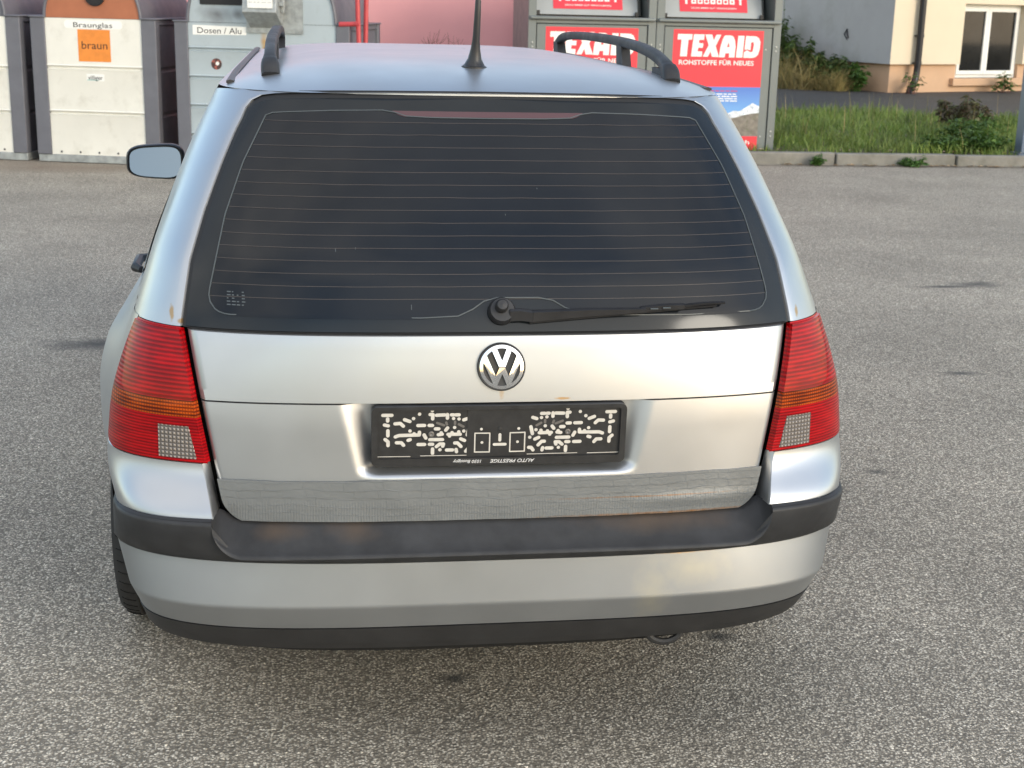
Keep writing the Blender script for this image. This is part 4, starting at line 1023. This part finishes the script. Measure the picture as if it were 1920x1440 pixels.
    while x < .92:
        l = rng.uniform(.04, .10); l = min(l, .93-x); b.poly([[(x, .722), (x+l, .722), (x+l, .735), (x, .735)]], F2, .0007, .0011); x += l+.012
    b.build('poster_heading', M['red_faint'], pst, smooth=0)
    b = MB()
    for z in (1.20, 1.155, .30, .25, 1.80):
        for x in (w-.045, .045): b = MB(); b.lathe([(.011, 0), (.009, .005), (0, .007)], FRONT(x, 0, z), 10); b.build('rivet', M['tex_flap'], t)
    for z in (1.17, .245): b = MB(); b.lathe([(.010, 0), (.009, .004), (0, .006)], FRONT(w-.155, .012, z), 10); b.build('rivet', M['tex_flap'], t)
    return t
cabinet(3.370-.074, 'grey clothes container with the full red TEXAID poster beside the grass')
cabinet(3.370-1.452, 'grey clothes container by the pink wall, its TEXAID poster half hidden behind the roof rail')

# pink wall behind
M['pink'] = mat('pink_render', (.70, .335, .345), .85, var=.05, vscale=1.6, bump=.15, bscale=90)
M['pink_dark'] = mat('pink_pilaster', (.42, .17, .185), .8, var=.06, vscale=3)
t = empty('pink_wall', (0, 15, 0), label='long pink rendered wall behind the recycling containers', cat='wall')
b = MB(); b.box((-3.0, 0, 0), (4.4, .3, 4.5)); b.build('render', M['pink'], t, smooth=0)
b = MB(); b.box((2.17, -.06, 0), (2.34, -.002, 4.5)); b.build('pilaster', M['pink_dark'], t, smooth=0, bevel=.01)

M['navy'] = mat('navy_cladding', (.045, .06, .085), .6, var=.15, vscale=2)
t = empty('shed', (-12, 18, 0), label='dark blue grey shed behind the gap between the white bottle banks', cat='shed')
b = MB(); b.box((0, 0, 0), (9.2, 3, 3.4)); b.build('cladding', M['navy'], t, smooth=0)
b = MB(); b.box((-.2, -.25, 3.4), (9.4, 3.2, 3.55)); b.build('roof', M['house_grey'] if 'house_grey' in M else M['galv'], t, smooth=0)
# ---- house ----
M['cream'] = mat('cream_render', (.68, .585, .44), .9, var=.04, vscale=1.2, bump=.25, bscale=70)
M['house_grey'] = mat('grey_render', (.37, .365, .365), .9, var=.08, vscale=.9, bump=.25, bscale=70, dirt=((.27, .275, .245), 1.3, .5, .8))
M['plinth'] = mat('plinth_render', (.55, .36, .23), .9, var=.06, vscale=2, bump=.2, bscale=60)
M['pvc'] = mat('white_pvc', (.74, .74, .71), .35, var=.04)
M['pane'] = mat('window_pane', (.014, .014, .013), .05, spec=.35, var=.5, vscale=2)
M['pipe'] = mat('downpipe', (.035, .036, .042), .35, .5)
HA = R(30)-yaw
hz = (10.258, 22.878, .10)
house = empty('house', hz, HA, label='cream house with a grey side wall, black downpipe and white window', cat='house')
wx0, wx1, wz0, wz1 = 1.80, 3.50, .30, 1.66
b = MB(); z0, z1 = .545, 6
for lo, hi in (((-.0, 0, z0), (wx0, .3, z1)), ((wx1, 0, z0), (9, .3, z1)), ((wx0, 0, wz1), (wx1, .3, z1))): b.box(lo, hi)
b.build('front_wall', M['cream'], house, smooth=0)
b = MB(); b.box((-.004, .003, z0+.003), (.25, 8, z1)); b.build('side_wall', M['house_grey'], house, smooth=0)
b = MB(); 
for lo, hi in (((.10, .10, -.3), (wx0, .31, z0+.01)), ((wx1, .10, -.3), (9, .31, z0+.01)), ((wx0, .10, -.3), (wx1, .31, wz0-.02)), ((.10, .31, -.3), (.24, 8, z0+.01))): b.box(lo, hi)
b.build('plinth', M['plinth'], house, smooth=0)
b = MB(); b.box((wx0-.13, .0, wz0-.16), (wx1+.2, .26, wz0-.02)); sill = b.build('window_sill', M['plinth'], house, smooth=0, bevel=.01)
b = MB(); fw_ = .09
def fr(x0, x1, z0, z1, y, d, t):
    b.box((x0, y, z0), (x0+t, y+d, z1)); b.box((x1-t, y, z0), (x1, y+d, z1)); b.box((x0+t, y, z0), (x1-t, y+d, z0+t)); b.box((x0+t, y, z1-t), (x1-t, y+d, z1))
fr(wx0, wx1, wz0-.018, wz1, .17, .07, .06)
mid = wx0+.80
fr(wx0+.062, mid, wz0+.045, wz1-.062, .14, .06, .075); fr(mid+.004, wx1-.062, wz0+.045, wz1-.062, .14, .06, .075)
win = b.build('window', M['pvc'], house, smooth=0, bevel=.006)
for x0, x1 in ((wx0+.137, mid-.075), (mid+.079, wx1-.137)):
    b = MB(); b.box((x0, .17, wz0+.12), (x1, .18, wz1-.137)); b.build('pane', M['pane'], win, smooth=0)
b = MB(); b.tube([(.60, -.10, 5), (.60, -.10, .50), (.60, -.09, .36), (.56, -.10, .24), (.40, -.16, .08), (.36, -.18, .02)], .062, 14)
for z in (.545, 1.04, 2.4): b.tube([(.60, -.10, z), (.60, -.10, z+.05)], .072, 14); b.box((.55, -.10, z+.01), (.65, .0, z+.035))
b.build('downpipe', M['pipe'], house, smooth=40)
b = MB(); b.tube([(-.012, 1.15, .98), (-.03, 1.17, 1.06), (-.012, 1.20, 1.15)], .012, 6); b.tube([(-.012, 1.20, 1.15), (-.03, 1.25, 1.05), (-.012, 1.18, .95)], .012, 6); b.build('wall_bracket', M['pipe'], house)

# ---- kerb, verge, path ----
M['kerb'] = mat('kerb_concrete', (.215, .205, .18), .85, var=.22, vscale=5, bump=.4, bscale=45, dirt=((.12, .115, .085), 4, .5, .75))
b = MB(); x = 3.2; k = 0
while x < 14:
    l = 1.0 if k != 2 else 1.35; dy = rng.normal(0, .004); b.box((x+.006, 11.945+dy-(x-4.5)*.025, -.1), (x+l-.006, 12.07+dy-(x-4.5)*.025, .122+rng.normal(0, .003))); x += l; k += 1
tag(b.build('kerb', M['kerb'], smooth=0, bevel=.012), kind='structure')
M['soil'] = mat('verge_soil', (.085, .07, .045), .95, var=.4, vscale=6, bump=.5, bscale=20)
b = MB(); b.add([(3.2, 12.10, .10), (40, 11.2, .10), (40, 60, .10), (3.2, 60, .10)], [(0, 1, 2, 3)]); tag(b.build('verge', M['soil'], smooth=0), kind='structure')
b = MB(); b.add([(4.9, 18.9, .125), (6.71, 18.25, .125), (8.95, 17.45, .125), (20, 13.6, .125), (40, 20, .125), (30, 45, .125), (2, 40, .125)], [(0, 1, 2, 3, 4, 5, 6)]); tag(b.build('path', M['path'], smooth=0), kind='structure')
# steel post
M['post_blue'] = mat('blue_grey_paint', (.13, .17, .23), .45, .2, var=.1, vscale=5)
t = empty('steel_post', (7.40, 12.13, .10), R(-8), label='blue grey steel post at the right end of the kerb', cat='post')
b = MB(); b.box((-.005, 0, .02), (.215, .22, 3.0)); b.build('shaft', M['post_blue'], t, smooth=0, bevel=.008)
b = MB(); b.box((-.04, -.04, 0), (.25, .26, .02)); b.build('base_plate', M['post_blue'], t, smooth=0)

# ============================== plants ==============================
def leaf_mat(name, c0, c1, rough=.55, trans=.25):
    m = bpy.data.materials.new(name); m.use_nodes = True; N, L, b = nodes(m)
    g = N.new('ShaderNodeNewGeometry'); c = N.new('ShaderNodeMixRGB'); c.inputs[1].default_value = (*c0, 1); c.inputs[2].default_value = (*c1, 1)
    L.new(g.outputs['Random Per Island'], c.inputs[0]); b.inputs['Roughness'].default_value = rough
    nz = N.new('ShaderNodeTexNoise'); nz.inputs['Scale'].default_value = 2.2; nz.inputs['Detail'].default_value = 4; tcx = N.new('ShaderNodeTexCoord'); L.new(tcx.outputs['Object'], nz.inputs['Vector'])
    mr = N.new('ShaderNodeMapRange'); mr.inputs['From Min'].default_value = .35; mr.inputs['From Max'].default_value = .65; mr.inputs['To Min'].default_value = .55; mr.inputs['To Max'].default_value = 1.15; L.new(nz.outputs['Fac'], mr.inputs['Value'])
    cc = N.new('ShaderNodeMixRGB'); cc.blend_type = 'MULTIPLY'; cc.inputs[0].default_value = 1; L.new(c.outputs[0], cc.inputs[1]); L.new(mr.outputs[0], cc.inputs[2]); c = cc; L.new(c.outputs[0], b.inputs['Base Color'])
    tr = N.new('ShaderNodeBsdfTranslucent'); L.new(c.outputs[0], tr.inputs['Color']); ms = N.new('ShaderNodeMixShader'); ms.inputs[0].default_value = trans
    L.new(b.outputs[0], ms.inputs[1]); L.new(tr.outputs[0], ms.inputs[2]); L.new(ms.outputs[0], N['Material Output'].inputs['Surface'])
    return m
M['grass'] = leaf_mat('grass_blades', (.085, .17, .022), (.26, .32, .075))
M['dry'] = leaf_mat('dry_grass', (.52, .40, .18), (.20, .20, .07))
M['weed'] = leaf_mat('weed_leaves', (.035, .075, .018), (.10, .16, .035))
M['herb'] = leaf_mat('herb_leaves', (.04, .11, .02), (.11, .22, .04))
M['nettle'] = leaf_mat('nettle_leaves', (.05, .12, .02), (.14, .23, .045))
M['purple'] = leaf_mat('purple_leaves', (.12, .085, .065), (.17, .19, .075))
M['twig'] = mat('twig', (.20, .10, .08), .8, var=.3)
def blades(X, Y, Z, H, Wd, lean, name, m, curl=.5, parent=None):
    n = len(X); a = rng.uniform(0, 2*math.pi, n); la = rng.uniform(0, 2*math.pi, n); ln = lean*rng.uniform(.1, 1, n)
    V = []; base = np.stack([X, Y, Z], -1); side = np.stack([np.cos(a), np.sin(a), 0*a], -1)*Wd[:, None]/2; ld = np.stack([np.cos(la), np.sin(la), 0*la], -1)
    for q, w in ((0, 1), (.45, .85), (.8, .5)):
        c = base+ld*(ln*H*q**(1+curl))[:, None]; c[:, 2] += H*q*(1-.35*ln*q); V += [c-side*w, c+side*w]
    c = base+ld*(ln*H)[:, None]; c[:, 2] += H*(1-.35*ln); V.append(c)
    V = np.stack(V, 1).reshape(-1, 3); F = []
    for i in range(n):
        o = i*7; F += [(o, o+1, o+3, o+2), (o+2, o+3, o+5, o+4), (o+4, o+5, o+6)]
    b = MB(); b.v = V.tolist(); b.f = F; b.m = [0]*len(F)
    return b.build(name, m, parent, smooth=0)
n = 42000
X = rng.uniform(4.2, 13.0, n); Y = 12.12+rng.uniform(0, 1, n)**1.15*6.6-(X-4.5)*.03
lim = np.interp(X, [4.2, 6.71, 8.95, 13], [19.0, 18.3, 17.55, 16.1])
k = (Y < lim+rng.normal(0, .12, n)) & ~((X > 7.3) & (X < 7.7) & (Y < 12.4)); X, Y = X[k], Y[k]
dens = np.sin(X*2.1+1)*np.sin(Y*1.7)+np.sin(X*5.3)*np.sin(Y*4.1+2)*.5
H = np.clip(.125+.05*dens+rng.normal(0, .045, len(X)), .04, .36)*np.where(Y < 12.5, .75, 1)
tag(blades(X, Y, np.full(len(X), .09), H, rng.uniform(.006, .013, len(X)), .8, 'grass', M['grass']), kind='stuff')
def clump(name, loc, label, n_stem, hgt, rad, m, leaf, n_leaf, twig=None, cat='plant', droop=.3, group=None, up_=.0):
    t = empty(name, loc, label=label, cat=cat, group=group)
    st = MB(); lf = MB()
    for i in range(n_stem):
        a = rng.uniform(0, 2*math.pi); rr_ = rad*math.sqrt(rng.uniform(0, 1)); h = hgt*rng.uniform(.55, 1.0)*(1-.35*(rr_/rad)**2)
        b0 = np.array([rr_*.45*math.cos(a), rr_*.45*math.sin(a), 0]); b1 = np.array([rr_*math.cos(a), rr_*math.sin(a), h]); mid_ = (b0+b1)/2+np.array([0, 0, h*.15])
        pts = [b0, mid_, b1+rng.normal(0, .02, 3)]
        st.tube(pts, [.006, .004, .002], 4, cap=False)
        for q in range(n_leaf):
            s_ = rng.uniform(.25, 1.02); p = pts[0]*(1-s_)**2+2*pts[1]*s_*(1-s_)+pts[2]*s_*s_
            d = rng.normal(0, 1, 3); d[2] = abs(d[2])*.3-droop*.5+up_; d /= np.linalg.norm(d); L_ = leaf*rng.uniform(.6, 1.25)
            sd_ = np.cross(d, [0, 0, 1]+rng.normal(0, .4, 3)); sd_ /= np.linalg.norm(sd_)+1e-9; w = L_*.24
            o = len(lf.v); lf.add([p, p+d*L_*.45+sd_*w, p+d*L_+np.array([0, 0, -L_*droop]), p+d*L_*.45-sd_*w], [(0, 1, 2, 3)])
    st.build('stem', M['twig'] if twig is None else twig, t, smooth=0); lf.build('foliage', m, t, smooth=0)
    return t
hx = lambda x, y: (hz[0]+x*math.cos(HA)-y*math.sin(HA), hz[1]+x*math.sin(HA)+y*math.cos(HA), .11)
# growth along the grey wall
for i, (y, h, r_, nm) in enumerate(((2.75, 1.25, .42, 'tall dark green weeds beside the textile container'), (1.95, .85, .45, 'middle clump of dark green weeds under the grey wall'), (1.15, .62, .38, 'low dark green weeds near the corner of the grey wall'))):
    clump('weed_clump', hx(-.50, y), nm, 60, h*1.25, r_*1.15, M['weed'], .12, 32, M['weed'], 'weeds', group='weeds along the grey wall')
clump('weed_clump', hx(-.28, .55), 'bright leafy weed right at the house corner', 22, .58, .22, M['herb'], .12, 22, M['herb'], 'weeds', group='weeds along the grey wall')
t = empty('tall_weed', hx(-.6, 2.35), label='tall thin weed stem standing up in front of the grey wall', cat='weeds')
b = MB(); b.tube([(0, 0, 0), (.01, 0, .8), (-.02, 0, 1.75)], [.010, .008, .003], 5)
b.build('stem', M['weed'], t); b = MB()
for z in np.linspace(.5, 1.55, 16):
    a = rng.uniform(0, 6.28); d = np.array([math.cos(a), math.sin(a), -.4]); p = np.array([0, 0, z]); sd_ = np.array([-d[1], d[0], 0])*.02; b.add([p, p+d*.05+sd_, p+d*.11, p+d*.05-sd_], [(0, 1, 2, 3)])
b.build('foliage', M['weed'], t, smooth=0)
for i, (y, dx, nm) in enumerate(((2.2, -.95, 'left dry yellow grass tuft leaning over the dark path'), (1.5, -.85, 'middle dry yellow grass tuft leaning over the dark path'), (.85, -.62, 'small dry grass tuft beside the bright corner weed'))):
    x0, y0, z0 = hx(dx, y); n = 1100; a = rng.uniform(0, 6.28, n); q = np.sqrt(rng.uniform(0, 1, n))*(.55 if i < 2 else .30)
    o = blades(x0+q*np.cos(a), y0+q*np.sin(a), np.full(n, .11), rng.uniform(.3, .95 if i < 2 else .55, n), rng.uniform(.005, .010, n), 1.7, 'dry_grass_tuft', M['dry'], .7)
    tag(o, nm, 'dry grass', 'dry grass tufts by the grey wall')
clump('bush', (8.20, 15.3, .10), 'brownish purple drooping bush standing in the grass below the white window', 46, .50, .40, M['purple'], .085, 30, M['twig'], 'bush', .35)
for i, (x, y, r_, h, nm) in enumerate(((7.05, 12.45, .34, .26, 'low nettle patch touching the blue grey post'), (6.55, 12.40, .30, .20, 'low nettle patch on the kerb left of the one at the post'), (7.3, 13.3, .40, .30, 'low nettle patch directly behind the blue grey post'), (7.9, 14.2, .40, .28, 'farther nettle patch in front of the brownish bush'))):
    clump('nettle', (x, y, .10), nm, 44, h, r_, M['nettle'], .07, 24, M['nettle'], 'weeds', group='nettles near the post')
x0, y0, z0 = hx(.35, -.25); clump('wall_plant', (x0, y0, .11), 'small pale plant at the foot of the black downpipe', 14, .55, .18, M['herb'], .09, 6, M['twig'], 'plant')
x0, y0, z0 = hx(2.75, -.30); clump('wall_plant', (x0, y0, .11), 'small yellow green plant under the white window', 16, .40, .28, M['herb'], .11, 9, M['twig'], 'plant')
for x, w_, nm in ((6.02, .16, 'green tuft growing on the front face of the kerb'), (4.98, .07, 'tiny green tuft at the foot of the kerb')):
    clump('kerb_weed', (x, 11.88-(x-4.5)*.02, .0), nm, 22, .12, w_, M['herb'], .045, 12, M['herb'], 'weeds')
# bare shrub in front of the pink wall
t = empty('bare_shrub', (1.25, 14.3, -.06), label='bare reddish shrub tips against the pink wall', cat='shrub'); b = MB()
def branch(p, d, l, r_, dep):
    q = p+d*l; b.tube([p, (p+q)/2+rng.normal(0, l*.05, 3), q], [r_, r_*.85, r_*.7], 4, cap=False)
    if dep:
        for _ in range(3):
            e = d+rng.normal(0, .45, 3); e[2] = abs(e[2])+.1; e /= np.linalg.norm(e); branch(q, e, l*rng.uniform(.55, .85), r_*.65, dep-1)
for _ in range(9):
    d = np.array([rng.normal(0, .45), rng.normal(0, .2), 1]); d /= np.linalg.norm(d); branch(np.array([rng.normal(0, .10), 0, 0]), d, .40, .011, 4)
b.build('twigs', M['twig'], t, smooth=0)
# taller seed stalks scattered over the grass
n = 90; X = rng.uniform(4.6, 9.5, n); Y = rng.uniform(12.2, 17.0, n)
tag(blades(X, Y, np.full(n, .09), rng.uniform(.3, .5, n), np.full(n, .007), .3, 'seed_stalks', M['dry']), kind='stuff')
# litter along the kerb
M['leaf_dry'] = leaf_mat('dry_leaves', (.30, .20, .11), (.46, .38, .27), trans=.05)
b = MB()
for _ in range(120):
    x = rng.uniform(4.3, 9.5); y = 11.93-(x-4.5)*.025-abs(rng.normal(0, .05)); l = rng.uniform(.015, .05); a = rng.uniform(0, 6.28); c, s__ = math.cos(a)*l, math.sin(a)*l; z = .006
    if rng.random() < .3: y += .30; z = .13
    b.add([(x-c, y-s__, z), (x+s__*.4, y-c*.4, z+.012), (x+c, y+s__, z+.004), (x-s__*.4, y+c*.4, z+.014)], [(0, 1, 2, 3)])
tag(b.build('leaf_litter', M['leaf_dry'], smooth=0), kind='stuff')
